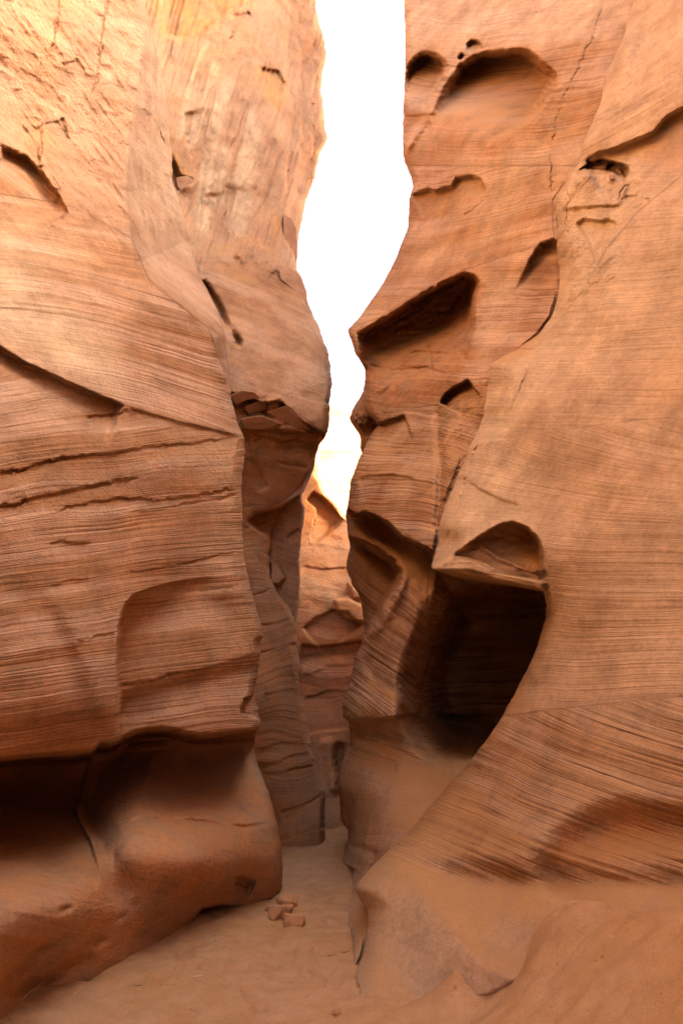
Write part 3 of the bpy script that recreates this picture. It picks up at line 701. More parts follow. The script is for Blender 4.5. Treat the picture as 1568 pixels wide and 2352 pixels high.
f_R2 = tps([(935, -450, 9.8), (1150, -450, 8.3), (1500, -450, 6.6), (985, -1100, 9.2), (1500, -1100, 6.4), (928, 0, 8.5), (1100, 0, 7.4), (1300, 0, 6.3), (1454, 0, 5.6), (926, 300, 7.7), (1100, 300, 6.55), (1340, 300, 5.4),
            (936, 500, 7.4), (1100, 500, 6.3), (1272, 480, 5.4), (880, 650, 7.25), (1050, 650, 6.25), (1278, 680, 5.15), (798, 757, 7.25), (950, 757, 6.5), (1150, 757, 5.6), (1236, 765, 5.2),
            (838, 900, 7.2), (980, 900, 6.3), (1114, 900, 5.35), (808, 1080, 6.9), (920, 1080, 6.2), (1050, 1080, 5.3), (799, 1168, 6.7), (900, 1168, 6.05), (1005, 1200, 5.2),
            (800, 1330, 6.8), (930, 1330, 5.75), (985, 1300, 5.2), (1150, 1380, 5.6), (1300, 1380, 4.9), (1420, 1380, 4.3), (816, 1500, 6.7), (900, 1480, 6.0), (970, 1500, 6.0), (1100, 1500, 5.8), (1230, 1500, 5.2), (1400, 1500, 4.3),
            (788, 1645, 6.6), (900, 1645, 5.9), (1000, 1645, 5.9), (1150, 1645, 5.4), (1350, 1645, 4.4), (803, 1720, 6.7), (900, 1720, 6.1), (1050, 1720, 6.1), (774, 1801, 7.0), (850, 1801, 6.2), (950, 1801, 5.7), (1050, 1801, 5.5),
            (790, 1900, 7.1), (850, 1900, 6.0), (950, 1900, 5.2), (777, 1984, 7.05), (830, 1984, 6.0), (900, 1984, 5.2), (803, 2045, 5.98), (850, 2045, 5.5), (795, 2118, 5.25), (840, 2118, 5.0),
            (804, 2218, 4.6), (840, 2218, 4.5), (801, 2300, 4.2), (850, 2300, 4.1)], 0.002)
R2_ALC = chaikin([(1040, 160), (1049, 146), (1069, 132), (1109, 113), (1154, 111), (1199, 102), (1234, 122), (1264, 150), (1286, 168), (1280, 205), (1250, 250), (1210, 330), (1140, 380), (1030, 390), (960, 330), (984, 262), (996, 235), (1014, 200), (1032, 172)])
R2_ALC2 = chaikin([(934, 135), (974, 111), (999, 118), (1034, 138), (1030, 168), (1010, 205), (990, 240), (960, 275), (928, 275), (920, 200)])
R2_NOSE = [(818, 762), (884, 724), (954, 678), (1024, 640), (1064, 622), (1090, 628), (1104, 645), (1096, 690), (1092, 760), (1075, 820), (1040, 870), (1010, 905), (940, 925), (860, 920), (826, 860)]
R2_PATCH = [(1180, 665), (1200, 620), (1215, 590), (1240, 556), (1268, 545), (1290, 548), (1290, 700), (1240, 690)]
def d_R2(px, py):
    D = f_R2(px, py)
    D = D + hollow(px, py, R2_ALC, 0.85, 30, (1130, 140, 1085, 315))
    D = D + hollow(px, py, R2_ALC2, 0.7, 20, (985, 130, 958, 262))
    D = D - groove(px, py, [(1040, 158), (1030, 175), (1014, 205), (994, 240), (982, 265), (955, 310), (925, 350)], 10, 0.10, 0.1)
    D = D + hollow(px, py, [(1067, 118), (1068, 98), (1080, 87), (1096, 87), (1109, 97), (1109, 110), (1095, 120), (1075, 126)], 0.22, 10, (1088, 95, 1088, 128))
    D = D + hollow(px, py, [(1049, 135), (1052, 120), (1062, 116), (1069, 124), (1066, 136), (1056, 141)], 0.16, 7)
    D = D + lip(px, py, [(1100, 330), (1160, 305), (1230, 262), (1260, 235)], -0.10, 16, 60, 0.2)
    D = D + lip(px, py, [(930, 262), (960, 262), (984, 258)], 0.05, 5, 30, 0.1)
    D = D + lip(px, py, [(940, 448), (960, 438), (984, 430), (999, 436), (1020, 428), (1036, 424), (1046, 406), (1084, 400), (1104, 409), (1113, 425), (1116, 446)], 0.16, 7, 40, 0.06)
    D = D + crack(px, py, [(1390, -30), (1384, 0), (1364, 75), (1339, 135), (1304, 200), (1284, 260), (1266, 320), (1261, 360), (1266, 420), (1272, 450)], 0.022, 1.3)
    D = D + fold(px, py, [(1272, 450), (1261, 360), (1284, 260), (1304, 200), (1339, 135), (1384, 0), (1400, -200)], 0.0012, 10)
    D = D + groove(px, py, [(1116, 446), (1110, 460), (1085, 482), (1060, 500)], 2.6, 0.03)
    # the roofed recess behind the beak
    D = D + hollow(px, py, R2_NOSE, 1.1, 24, (965, 660, 985, 890)) + hollow(px, py, R2_NOSE, 0.6, 90, (965, 660, 985, 920))
    D = D + groove(px, py, [(1104, 645), (1096, 700), (1090, 770)], 14, 0.05)
    for c in [[(840, 805), (900, 812), (960, 808), (1040, 815)], [(835, 835), (900, 850), (980, 845), (1030, 862)], [(985, 780), (990, 850), (1000, 880)], [(880, 770), (960, 765), (1060, 770)]]:
        D = D + groove(px, py, c, 3, 0.06)
    D = D + hollow(px, py, R2_PATCH, 0.22, 12, (1230, 590, 1215, 700))
    # small hood with dark mouth
    D = D + lip(px, py, [(1008, 925), (1020, 905), (1040, 888), (1058, 880), (1075, 868)], 0.3, 6, 30, 0.05)
    D = D + lip(px, py, [(838, 950), (870, 972), (895, 962), (930, 950)], 0.15, 6, 40, 0.05)
    D = D - groove(px, py, [(1012, 930), (1005, 990), (1012, 1070), (1010, 1150), (1000, 1230)], 10, -0.10, 0.1)
    D = D + groove(px, py, [(1130, 860), (1100, 930), (1070, 1000), (1045, 1060)], 30, 0.08)
    D = D + lip(px, py, [(815, 1098), (850, 1090), (900, 1088), (960, 1100)], 0.04, 5, 50, 0.1)
    D = D - blob(px, py, 900, 1110, 90, 60, 0.12)
    # overhang above the dark hollow, and the hollow itself
    D = D + lip(px, py, [(780, 1165), (799, 1169), (815, 1180), (840, 1176), (870, 1186), (896, 1203), (925, 1232), (950, 1244), (979, 1256), (1000, 1274), (1100, 1290), (1420, 1300)], 1.2, 8, 60, 0.0)
    D = D + hollow(px, py, [(770, 1240), (800, 1228), (840, 1238), (880, 1262), (912, 1285), (926, 1312), (918, 1345), (890, 1392), (862, 1436), (845, 1470), (770, 1480)], 1.2, 22)
    D = D - groove(px, py, [(800, 1222), (850, 1232), (900, 1262), (932, 1300), (925, 1345), (890, 1410), (850, 1470)], 12, 0.10, 0.1)
    # pillar: flutes
    for c in [[(985, 1290), (975, 1360), (970, 1440), (960, 1490)], [(940, 1320), (930, 1380), (900, 1440)], [(900, 1440), (880, 1520), (850, 1600)], [(830, 1500), (860, 1560), (930, 1610)]]:
        D = D + groove(px, py, c, 12, 0.05, 0.2)
    D = D + lip(px, py, [(770, 1652), (800, 1655), (859, 1653), (910, 1648), (960, 1634), (1040, 1640)], 0.30, 8, 60, 0.0)
    for c in [[(800, 1690), (850, 1700), (920, 1725), (1000, 1760)], [(795, 1715), (850, 1730), (920, 1750)], [(805, 1672), (860, 1676), (930, 1690)]]:
        D = D + groove(px, py, c, 4, 0.05) + lip(px, py, c, 0.06, 5, 18, 0.1)
    D = D + hollow(px, py, [(1000, 1322), (1010, 1313), (1330, 1305), (1370, 1400), (1350, 1550), (1250, 1740), (1080, 1790), (1000, 1745), (955, 1650), (950, 1560), (975, 1460)], 0.5, 70)
    D = D + hollow(px, py, [(1000, 1310), (1340, 1290), (1390, 1400), (1360, 1560), (1260, 1780), (1080, 1800), (980, 1765), (905, 1650), (900, 1560), (945, 1440)], 1.9, 130)
    r1 = np.interp(py, *np.array(R1_SIL).T)
    D = np.where(px > r1 - 4, np.maximum(D, f_R1(px, py) + 0.3), D)
    D = D + groove(px, py, [(800, 1940), (830, 1950), (870, 1965)], 10, 0.06) + groove(px, py, [(850, 1985), (870, 1960), (900, 1950)], 6, 0.08)
    return D
def s_R2(px, py):
    up = py + 0.03 * px + 0.00035 * (px - 1120) ** 2
    mid = py + 0.22 * px + 0.15 * np.maximum(0, 1000 - px)
    nose = py - 0.03 * px
    low = py - 0.05 * (px - 900) - 0.0008 * (px - 900) ** 2
    pil = py - 0.75 * px + 12 * np.sin(py / 60.0)
    foot = py - 0.28 * px
    s = np.where(py < 380, up, mid - 900)
    ns = polymask(px, py, [(797, 757), (884, 722), (954, 676), (1064, 620), (1300, 540), (1300, 1000), (1000, 930), (800, 960)], 2)
    s = np.where(ns > 0.5, nose + 3000, s)
    s = np.where((py > 930) & (ns <= 0.5), low + 4000, s)
    b = polymask(px, py, [(700, 1172), (840, 1178), (896, 1203), (979, 1256), (985, 1500), (960, 1640), (700, 1652)], 2)
    s = np.where(b > 0.5, pil + 7000, s)
    s = np.where((py > 1240) & (px > 960 + 0 * py) & (b <= 0.5), py + 0.06 * px + 9000, s)
    return np.where(py > 1648, foot + 12000, s)
def m_R2(px, py, D):
    lam = 0.72 + 0.28 * polymask(px, py, R2_PATCH, 10) + 0.3 * sstep(900, 1000, py) * sstep(1760, 1700, py) - 0.25 * sstep(500, 600, py) * sstep(760, 690, py)
    lam = lam - 0.55 * sstep(1740, 1790, py) + 0.3 * polymask(px, py, [(950, 440), (1100, 410), (1110, 445), (950, 470)], 10)
    ns = polymask(px, py, R2_NOSE, 20)
    rough = 0.12 + 0.5 * ns + 0.6 * polymask(px, py, [(1130, 840), (1010, 930), (1005, 1240), (1050, 1100), (1110, 960)], 15)
    pale = 0.45 * sstep(140, 60, py) + 0.35 * polymask(px, py, [(1110, 650), (1200, 640), (1190, 760), (1100, 850)], 25)
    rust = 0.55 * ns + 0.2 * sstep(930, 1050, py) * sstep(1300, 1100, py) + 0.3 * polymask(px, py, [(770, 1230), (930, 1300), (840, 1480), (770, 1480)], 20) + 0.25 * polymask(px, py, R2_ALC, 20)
    ochre = 0.25 * polymask(px, py, [(1240, 150), (1350, 120), (1320, 500), (1200, 640), (950, 600), (1000, 460), (1200, 300)], 60) + 0.3 * polymask(px, py, [(1130, 840), (1010, 930), (1005, 1240), (1050, 1100)], 25)
    return dict(lam=np.clip(lam, 0, 1), rough=rough, pale=pale, rust=rust, ochre=ochre)
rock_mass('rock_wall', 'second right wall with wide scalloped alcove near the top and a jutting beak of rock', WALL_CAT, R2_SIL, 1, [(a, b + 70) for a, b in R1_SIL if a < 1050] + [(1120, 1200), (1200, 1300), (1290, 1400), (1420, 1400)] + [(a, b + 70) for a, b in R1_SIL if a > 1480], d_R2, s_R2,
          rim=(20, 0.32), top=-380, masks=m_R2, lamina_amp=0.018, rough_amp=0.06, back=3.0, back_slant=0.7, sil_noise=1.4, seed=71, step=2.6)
rock_mass('rock_wall', 'dark orange knob of rock poking out behind the second right wall below its beak', WALL_CAT,
          [(820, 870), (880, 838), (905, 832), (925, 818), (945, 807), (958, 803), (972, 807), (985, 814), (1000, 826), (1012, 829), (1030, 827), (1050, 834), (1100, 815), (1184, 797), (1254, 806), (1304, 799), (1344, 812), (1374, 830), (1434, 838), (1500, 855), (2000, 870)], 1, 1000,
          lambda px, py: 8.1 + 0 * px + blob(px, py, 830, 960, 30, 30, -0.25) + groove(px, py, [(815, 950), (830, 970), (845, 1000)], 4, 0.08), lambda px, py: py + 0.2 * px, rim=(14, 0.4), top=820, bottom=2000, step=3, rough_amp=0.10, lamina_amp=0.03,
          back=3.0, back_slant=1.0, cap=None, sil_noise=3.0, seed=91, masks=lambda px, py, D: dict(rough=0.9 + 0 * px, rust=0.4 + 0 * px, ochre=0.4 + 0 * px, lam=0.5 + 0 * px))

# ------------------------------------------------------------------ near right wall
SAND_EDGE = [(780, 2316), (804, 2313), (874, 2303), (934, 2308), (954, 2322), (974, 2313), (1064, 2288), (1134, 2278), (1194, 2260), (1150, 2232), (1094, 2213), (1066, 2168), (1104, 2138), (1164, 2118), (1234, 2122), (1274, 2093), (1334, 2078), (1409, 2097), (1449, 2102), (1509, 2093), (1568, 2087), (1700, 2080), (2000, 2080)]
R1_ALC = chaikin([(1030, 1280), (1084, 1240), (1124, 1214), (1154, 1199), (1184, 1196), (1214, 1209), (1239, 1234), (1249, 1274), (1250, 1334), (1200, 1326), (1150, 1318), (1110, 1298), (1070, 1284)])
def d_R1(px, py):
    D = f_R1(px, py)
    D = D + hollow(px, py, R1_ALC, 0.34, 14, (1200, 1200, 1120, 1330)) + hollow(px, py, R1_ALC, 0.12, 10)
    D = D + groove(px, py, [(1100, 1250), (1140, 1280), (1190, 1300), (1240, 1325)], 6, -0.05)
    # crumbling window with ledge and knobs
    D = D + hollow(px, py, [(1322, 392), (1350, 370), (1380, 361), (1410, 366), (1440, 378), (1448, 395), (1438, 412), (1410, 400), (1370, 392)], 0.32, 9)
    D = D - polymask(px, py, [(1322, 396), (1410, 398), (1440, 420), (1432, 455), (1420, 470), (1290, 480), (1300, 440)], 6) * 0.05
    D = D + groove(px, py, [(1312, 400), (1303, 440), (1300, 500), (1306, 545)], 3, 0.035, 0.1, 6) + groove(px, py, [(1284, 450), (1280, 520), (1284, 580), (1280, 640)], 3, 0.03, 0.1, 6)
    D = D + groove(px, py, [(1436, 415), (1424, 440), (1420, 458), (1450, 450), (1500, 462)], 2.5, 0.03, 0.1, 6) + groove(px, py, [(1340, 478), (1390, 474), (1450, 482)], 2.5, 0.012, 0.15, 6)
    D = D + lip(px, py, [(1318, 515), (1340, 500), (1380, 505), (1400, 500), (1420, 515)], 0.07, 8, 60, 0.1)
    # sloping shoulder that comes down from the upper right
    D = D + lip(px, py, [(1330, 372), (1370, 350), (1420, 335), (1500, 300), (1530, 265), (1568, 245), (1700, 200)], 0.14, 10, 80, 0.05)
    D = D + fold(px, py, [(1440, 490), (1400, 560), (1340, 660), (1290, 730), (1234, 790)], 0.0012, 10) * sstep(820, 740, py) * sstep(380, 470, py) * sstep(1520, 1440, px)
    D = D - groove(px, py, [(1450, 60), (1420, 180), (1370, 300), (1340, 370)], 24, 0.07, 0.1)
    D = D + groove(px, py, [(1230, 800), (1210, 860), (1165, 960), (1110, 1020), (1064, 1046)], 3, 0.02) + groove(px, py, [(1128, 940), (1104, 1000), (1080, 1060), (1070, 1100), (1040, 1200), (1015, 1270)], 3, 0.03)
    D = D + lip(px, py, [(1049, 1086), (1072, 1100), (1100, 1120), (1150, 1145), (1200, 1160)], 0.02, 5, 40, 0.1)
    # shelf front stands a little proud
    D = D - polymask(px, py, [(985, 1312), (1034, 1277), (1094, 1290), (1134, 1314), (1184, 1325), (1250, 1338), (1252, 1362), (1134, 1332), (1084, 1310)], 4) * 0.07
    # scoop in the lower right, shaped to help darken the shadow patch
    D = D + lip(px, py, [(1180, 1990), (1240, 1935), (1300, 1880), (1360, 1848), (1430, 1836), (1500, 1842), (1600, 1846), (1800, 1850)], 0.17, 70, 90, 0.1)
    # foot: crease, front boulder, cleft
    D = D + groove(px, py, [(899, 1972), (984, 1996), (1060, 2012), (1144, 2026), (1284, 2036), (1420, 2030), (1568, 2036), (1700, 2040)], 22, 0.022, 0.05, 0)
    D = D + fold(px, py, [(1194, 2258), (1104, 2223), (1064, 2163), (1024, 2118), (959, 2053), (899, 1985)], 0.0016, 8, 90) * sstep(1960, 2040, py)

    D = D + hollow(px, py, [(800, 2240), (818, 2245), (826, 2270), (815, 2300), (795, 2320)], 0.2, 8)
    D = D + 0.5 * polymask(px, py, [(780, 2370), (874, 2360), (974, 2360), (1064, 2335), (1134, 2320), (1210, 2280), (1260, 2220), (1290, 2150), (1340, 2125), (1409, 2140), (1449, 2145), (1509, 2136), (1568, 2130)] + [(2300, 2080), (2300, 2700), (780, 2700)], 45)
    return D
def s_R1(px, py):
    A = py + 0.02 * px + 0.00010 * (px - 1300) ** 2
    top = py + 0.62 * px
    Bc = py - (0.24 - 0.24 * sstep(1000, 1330, py)) * (px - 1100)
    Cc = py + 0.05 * px - 55
    E = py - 0.37 * px + 0.00012 * (px - 1300) ** 2
    bd, sg, t = pdist(px, py, [(1000, 1050), (1064, 1044), (1114, 1022), (1250, 990), (1300, 985), (1450, 965), (1568, 955), (2300, 930)])
    s = np.where(sg > 0, np.where(py < 1340, Bc, Bc + 0.0 * py), A + 2000)
    s = np.where(py > 1480, Cc + 0.0 * px, s)
    w = sstep(1380, 1480, py); s = np.where((sg > 0), Bc * (1 - w) + Cc * w, s)
    bd2, sg2, t2 = pdist(px, py, [(900, 1662), (1150, 1645), (1250, 1632), (1400, 1615), (1568, 1600), (2300, 1550)])
    s = np.where(sg2 > 0, E + 4000, s)
    bd3, sg3, t3 = pdist(px, py, [(1234, 790), (1290, 730), (1340, 660), (1400, 560), (1470, 480), (1568, 400), (2300, 0)])
    bd4, sg4, t4 = pdist(px, py, [(1260, 400), (1330, 374), (1370, 352), (1420, 335), (1500, 300), (1568, 245), (2300, 0)])
    s = np.where((sg3 < 0) & (py < 800), py - 0.02 * px + 7000, s)
    s = np.where((sg4 < 0) & (py < 420), top + 9000, s)
    al = polymask(px, py, R1_ALC, 2)
    return np.where(al > 0.5, py - 0.35 * px + 12000, s)
def m_R1(px, py, D):
    lam = 0.44 + 0.40 * sstep(1600, 1680, py) - 0.15 * sstep(1330, 1200, py) * sstep(800, 1000, py)
    ft = polymask(px, py, [(600, 1940), (899, 1968), (984, 1996), (1060, 2012), (1144, 2026), (1284, 2036), (1420, 2030), (1568, 2036), (2300, 2040), (2300, 2700), (600, 2700)], 24)
    lam = lam * (1 - 0.93 * ft)
    al = polymask(px, py, R1_ALC, 8)
    win = polymask(px, py, [(1275, 450), (1330, 370), (1450, 370), (1500, 460), (1420, 520), (1420, 640), (1290, 700)], 20)
    pale = 0.55 * sstep(1750, 1500, py) + 0.40 * polymask(px, py, [(1140, 850), (1230, 880), (1180, 1010), (1300, 1100), (1180, 1200), (1060, 1260), (1000, 1300), (1060, 1080), (1110, 950)], 50) + 0.3 * win + 0.25 * polymask(px, py, [(1000, 1310), (1034, 1277), (1094, 1290), (1184, 1325), (1250, 1338), (1250, 1355), (1134, 1330)], 5)
    rough = 0.08 + 0.8 * al + 0.55 * win
    rust = 0.45 * al + 0.35 * polymask(px, py, [(1490, 290), (1568, 240), (1700, 240), (1700, 420), (1500, 380)], 25) + 0.55 * polymask(px, py, [(1240, 1985), (1290, 1900), (1370, 1855), (1430, 1840), (1500, 1846), (1700, 1846), (1700, 2000), (1500, 1985), (1380, 1990)], 22)  # last term puts the lower-right shadow patch into the rock colour
    ochre = 0.30 * polymask(px, py, [(1450, 640), (1800, 500), (1800, 1000), (1500, 930)], 80) + 0.4 * sstep(1960, 2020, py) * polymask(px, py, [(880, 1960), (1150, 2020), (1300, 2040), (1250, 2110), (1060, 2130), (960, 2040)], 30)
    return dict(lam=np.clip(lam, 0, 1), rough=rough, pale=pale, rust=rust, ochre=ochre)
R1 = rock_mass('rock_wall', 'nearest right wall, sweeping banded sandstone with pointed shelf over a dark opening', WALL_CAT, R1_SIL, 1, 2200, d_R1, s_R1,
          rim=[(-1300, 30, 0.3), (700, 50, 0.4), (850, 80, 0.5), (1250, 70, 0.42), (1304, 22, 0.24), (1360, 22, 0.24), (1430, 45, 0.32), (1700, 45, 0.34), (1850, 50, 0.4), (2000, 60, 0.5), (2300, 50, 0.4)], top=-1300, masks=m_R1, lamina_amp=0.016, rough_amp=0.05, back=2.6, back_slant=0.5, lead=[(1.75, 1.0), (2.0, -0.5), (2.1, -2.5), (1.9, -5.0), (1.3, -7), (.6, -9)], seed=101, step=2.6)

# ------------------------------------------------------------------ blocks, flakes and knobs that belong to the walls
import bmesh
def block(parent, name, outline, D, thick, tilt=(0, 0), seed=0, bevel=0.005, mat=None, rough=0.007):
    """a piece of rock with the outline of outline, D metres ahead, thick metres deep"""
    cx = sum(p[0] for p in outline) / len(outline); cy = sum(p[1] for p in outline) / len(outline)
    bm = bmesh.new()
    fr = [bm.verts.new(at(x, y, D + tilt[0] * (x - cx) + tilt[1] * (y - cy))) for x, y in outline]
    dv = Vector(ray(cx, cy)).normalized() * thick
    bk = [bm.verts.new(v.co + dv) for v in fr]
    n = len(fr)
    bm.faces.new(fr); bm.faces.new(bk[::-1])
    for i in range(n): bm.faces.new((fr[i], bk[i], bk[(i + 1) % n], fr[(i + 1) % n]))
    bmesh.ops.recalc_face_normals(bm, faces=bm.faces[:])
    bmesh.ops.bevel(bm, geom=bm.edges[:], offset=bevel, segments=1, affect='EDGES', clamp_overlap=True)
    bmesh.ops.triangulate(bm, faces=bm.faces[:])
    for _ in range(2):
        bmesh.ops.subdivide_edges(bm, edges=[e for e in bm.edges if e.calc_length() > 0.035], cuts=1)
        bmesh.ops.triangulate(bm, faces=bm.faces[:])
    bm.normal_update()
    P = np.array([v.co[:] for v in bm.verts]); dn = fbm(P[:, 0] * 9, P[:, 1] * 9, P[:, 2] * 16, 4, 500 + seed)
    for v, a in zip(list(bm.verts), dn): v.co += v.normal * float(a) * rough
    me = bpy.data.meshes.new(name); bm.to_mesh(me); bm.free()
    return new_obj(name, me, mat or M_BLOCK, parent)
def dd(fn, x, y): return float(fn(np.array([[float(x)]]), np.array([[float(y)]]))[0, 0])
for i, (nm, ol, dz, th, tl) in enumerate([
        ('slab', [(651, 492), (668, 500), (681, 524), (683, 590), (680, 622), (664, 612), (652, 560)], 0.10, 0.5, (0.004, 0)),
        ('slab', [(640, 618), (662, 612), (690, 632), (704, 668), (706, 700), (690, 684), (668, 660), (644, 640)], 0.10, 0.4, (0.003, -0.001)),
        ('block', [(528, 908), (556, 896), (584, 900), (598, 912), (566, 918), (540, 930)], 0.10, 0.4, (0.003, 0.004)),
        ('block', [(560, 934), (604, 916), (640, 910), (652, 926), (610, 942), (570, 952)], 0.12, 0.4, (0.003, 0.005)),
        ('block', [(612, 946), (656, 932), (690, 962), (716, 990), (668, 978)], 0.10, 0.4, (0.003, 0.004)),
        ('block', [(552, 962), (600, 954), (648, 974), (600, 986), (560, 984)], 0.08, 0.4, (0.003, 0.004)),
        ('block', [(404, 408), (430, 402), (448, 416), (440, 432), (420, 444), (408, 428)], 0.06, 0.25, (0.004, 0.001))]):
    cx = sum(q[0] for q in ol) / len(ol); cy = sum(q[1] for q in ol) / len(ol)
    block(L2, nm, ol, dd(d_L2, cx, cy) - dz * 0.6, th, tl, i)
for i, (nm, ol, dz, th) in enumerate([('knob', [(1408, 396), (1411, 388), (1418, 385), (1425, 388), (1428, 396), (1422, 404), (1412, 404)], 0.03, 0.08), ('knob', [(1398, 402), (1403, 395), (1409, 400), (1408, 412), (1399, 412)], 0.03, 0.08)]):
    cx = sum(q[0] for q in ol) / len(ol); cy = sum(q[1] for q in ol) / len(ol)
    block(R1, nm, ol, dd(d_R1, cx, cy) - dz, th, (-0.003, 0), 40 + i, 0.006, None, 0.005)
# ------------------------------------------------------------------ sand floor with a bank on the right
gp = []
edge_D = [(804, 2313), (874, 2303), (934, 2308), (974, 2313), (1064, 2288), (1134, 2278), (1194, 2260), (1094, 2213), (1066, 2168), (1104, 2138), (1164, 2118), (1234, 2122), (1274, 2093), (1334, 2078), (1409, 2097), (1509, 2093), (1568, 2087), (1750, 2085)]
for (ex, ey) in edge_D:
    lft = ex < 1080
    D = float(f_R1(np.array([ex]), np.array([ey]))[0]) - (0.06 if lft else 0.0)
    p = at(ex, ey, D); z0 = max(p[2], 0.0) + (0.03 if lft else 0.015); gp.append((p[0], p[1], z0))
    p = at(ex, ey, D + 0.2); gp.append((p[0], p[1], max(0, z0 - 0.09)))
    p = at(ex, ey, D + 0.8); gp.append((p[0], p[1], max(0, z0 - 0.45)))
for (ex, ey, D) in [(1568, 2340, 2.55), (1300, 2352, 2.9), (1100, 2352, 3.3), (1568, 2200, 2.8), (1300, 2200, 3.3)]:
    p = at(ex, ey, D); gp.append((p[0], p[1], p[2]))
for (gx, gy) in [(-2, 1), (-1, 2.5), (-.3, 3), (.05, 3.3), (-1.5, 4), (-.8, 4.4), (0, 3.9), (-.1, 4.8), (-.6, 5.4), (-.2, 6), (0.05, 6.5), (-.3, 7), (-.1, 8), (-.1, 9), (-3, 5), (-2, 8), (.3, 4.6), (.5, 5.2), (.3, 5.6), (1.2, 5.6), (1, 7), (1, 10), (-1, 10), (0, 1), (0, -1), (-2, -3), (0.2, -4)]:
    gp.append((gx, gy, 0.0))
gp += [(1.6, 1.0, 0.42), (1.8, -1, 0.4), (3, 2, 0.8)]
f_G = tps(gp, 0.01, 1.0)
_r = np.random.default_rng(88)
_prints = [(_r.uniform(-1.0, 0.05), _r.uniform(2.6, 7.5), _r.uniform(0.7, 2.2), _r.uniform(.7, 1.2)) for k in range(40)]
def FOOT(x, y):
    """old footprints"""
    r = np.zeros(x.shape)
    for (fx, fy, a, k) in _prints:
        m = (np.abs(x - fx) < .25) & (np.abs(y - fy) < .25)
        if not m.any(): continue
        u = (x[m] - fx) * math.cos(a) + (y[m] - fy) * math.sin(a); v = -(x[m] - fx) * math.sin(a) + (y[m] - fy) * math.cos(a)
        q = np.sqrt((u / (.12 * k)) ** 2 + (v / (.048 * k)) ** 2)
        r[m] += 0.016 * sstep(1.15, 0.7, q) - 0.008 * np.exp(-((q - 1.35) / .25) ** 2)
    return r
def ground_z(x, y):
    z = np.clip(f_G(np.clip(x, -3, 3), np.clip(y, -1, 10)), -0.02, 1.0)
    amp = 0.010 + 0.006 * sstep(0, .3, z)
    foot = fbm(x * 7, y * 7, 0 * x, 4, 301, 0.55); rip = fbm(x * 5, y * 16, 0 * x, 3, 311)
    dents = noise3(x * 11, y * 15, 0 * x, 321)
    z = z - FOOT(x, y)
    return z + amp * 1.5 * foot + 0.010 * rip - 0.022 * np.maximum(0, dents - 0.2)
gx = np.concatenate([np.linspace(-60, -2.2, 16)[:-1], np.arange(-2.2, 2.2, 0.013), np.linspace(2.2, 60, 16)])
gy = np.concatenate([np.linspace(-40, 1.8, 16)[:-1], np.arange(1.8, 9.2, 0.02), np.linspace(9.2, 120, 24)])
GX, GY = np.meshgrid(gx, gy)
GZ = ground_z(GX.ravel(), GY.ravel()).reshape(GX.shape)
far = sstep(2.2, 4, np.abs(GX)) + sstep(9, 12, GY) + sstep(1, -6, GY)
GZ = np.where(far > 0, GZ * (1 - np.clip(far, 0, 1)), GZ)
me = grid_mesh('ground', np.stack([GX, GY, GZ], -1), flip=True)
ground = new_obj('ground', me, M_SAND, kind='structure', label='rippled orange sand floor of the canyon with a bank on the right')

def on_ground(px, py):
    """the point of the sand seen at px, py"""
    rx, ry, rz = ray(float(px), float(py)); t = np.arange(1.5, 14, 0.004)
    x, y, z = rx * t, ry * t, EYE + rz * t
    i = int(np.argmax(z <= ground_z(x, y)))
    return Vector((x[i], y[i], z[i]))

# ------------------------------------------------------------------ broken stones on the sand
import bmesh
def stone(loc, size, rot, seed, label, group=None, flat=0.6, cuts=11, name='stone'):
    r = np.random.default_rng(seed)
    bm = bmesh.new()
    bmesh.ops.create_cube(bm, size=1.0)
    for k in range(cuts):
        n = r.normal(size=3); n /= np.linalg.norm(n)
        co = n * r.uniform(0.38, 0.54)
        g = bm.verts[:] + bm.edges[:] + bm.faces[:]
        res = bmesh.ops.bisect_plane(bm, geom=g, plane_co=co, plane_no=n, clear_outer=True)
        ed = [e for e in res['geom_cut'] if isinstance(e, bmesh.types.BMEdge)]
        if ed: bmesh.ops.edgeloop_fill(bm, edges=ed)
    bmesh.ops.bevel(bm, geom=bm.edges[:], offset=0.025, segments=2, affect='EDGES', profile=0.6)
    bmesh.ops.triangulate(bm, faces=[f for f in bm.faces if len(f.verts) > 4])
    bmesh.ops.subdivide_edges(bm, edges=[e for e in bm.edges if e.calc_length() > 0.12], cuts=2, use_grid_fill=True)
    P = np.array([v.co[:] for v in bm.verts])
    dn = fbm(P[:, 0] * 4, P[:, 1] * 4, P[:, 2] * 4, 3, seed)
    for v, a in zip(bm.verts, dn): v.co += v.co.normalized() * float(a) * 0.07
    me = bpy.data.meshes.new(name); bm.to_mesh(me); bm.free()
    o = new_obj(name, me, M_STONE, label=label, category='stone')
    if group: o['group'] = group
    o.scale = size; o.rotation_euler = rot
    o.location = loc + Vector((0, 0, size[2] * 0.36))
    return o
SG = 'broken stones on the sand'
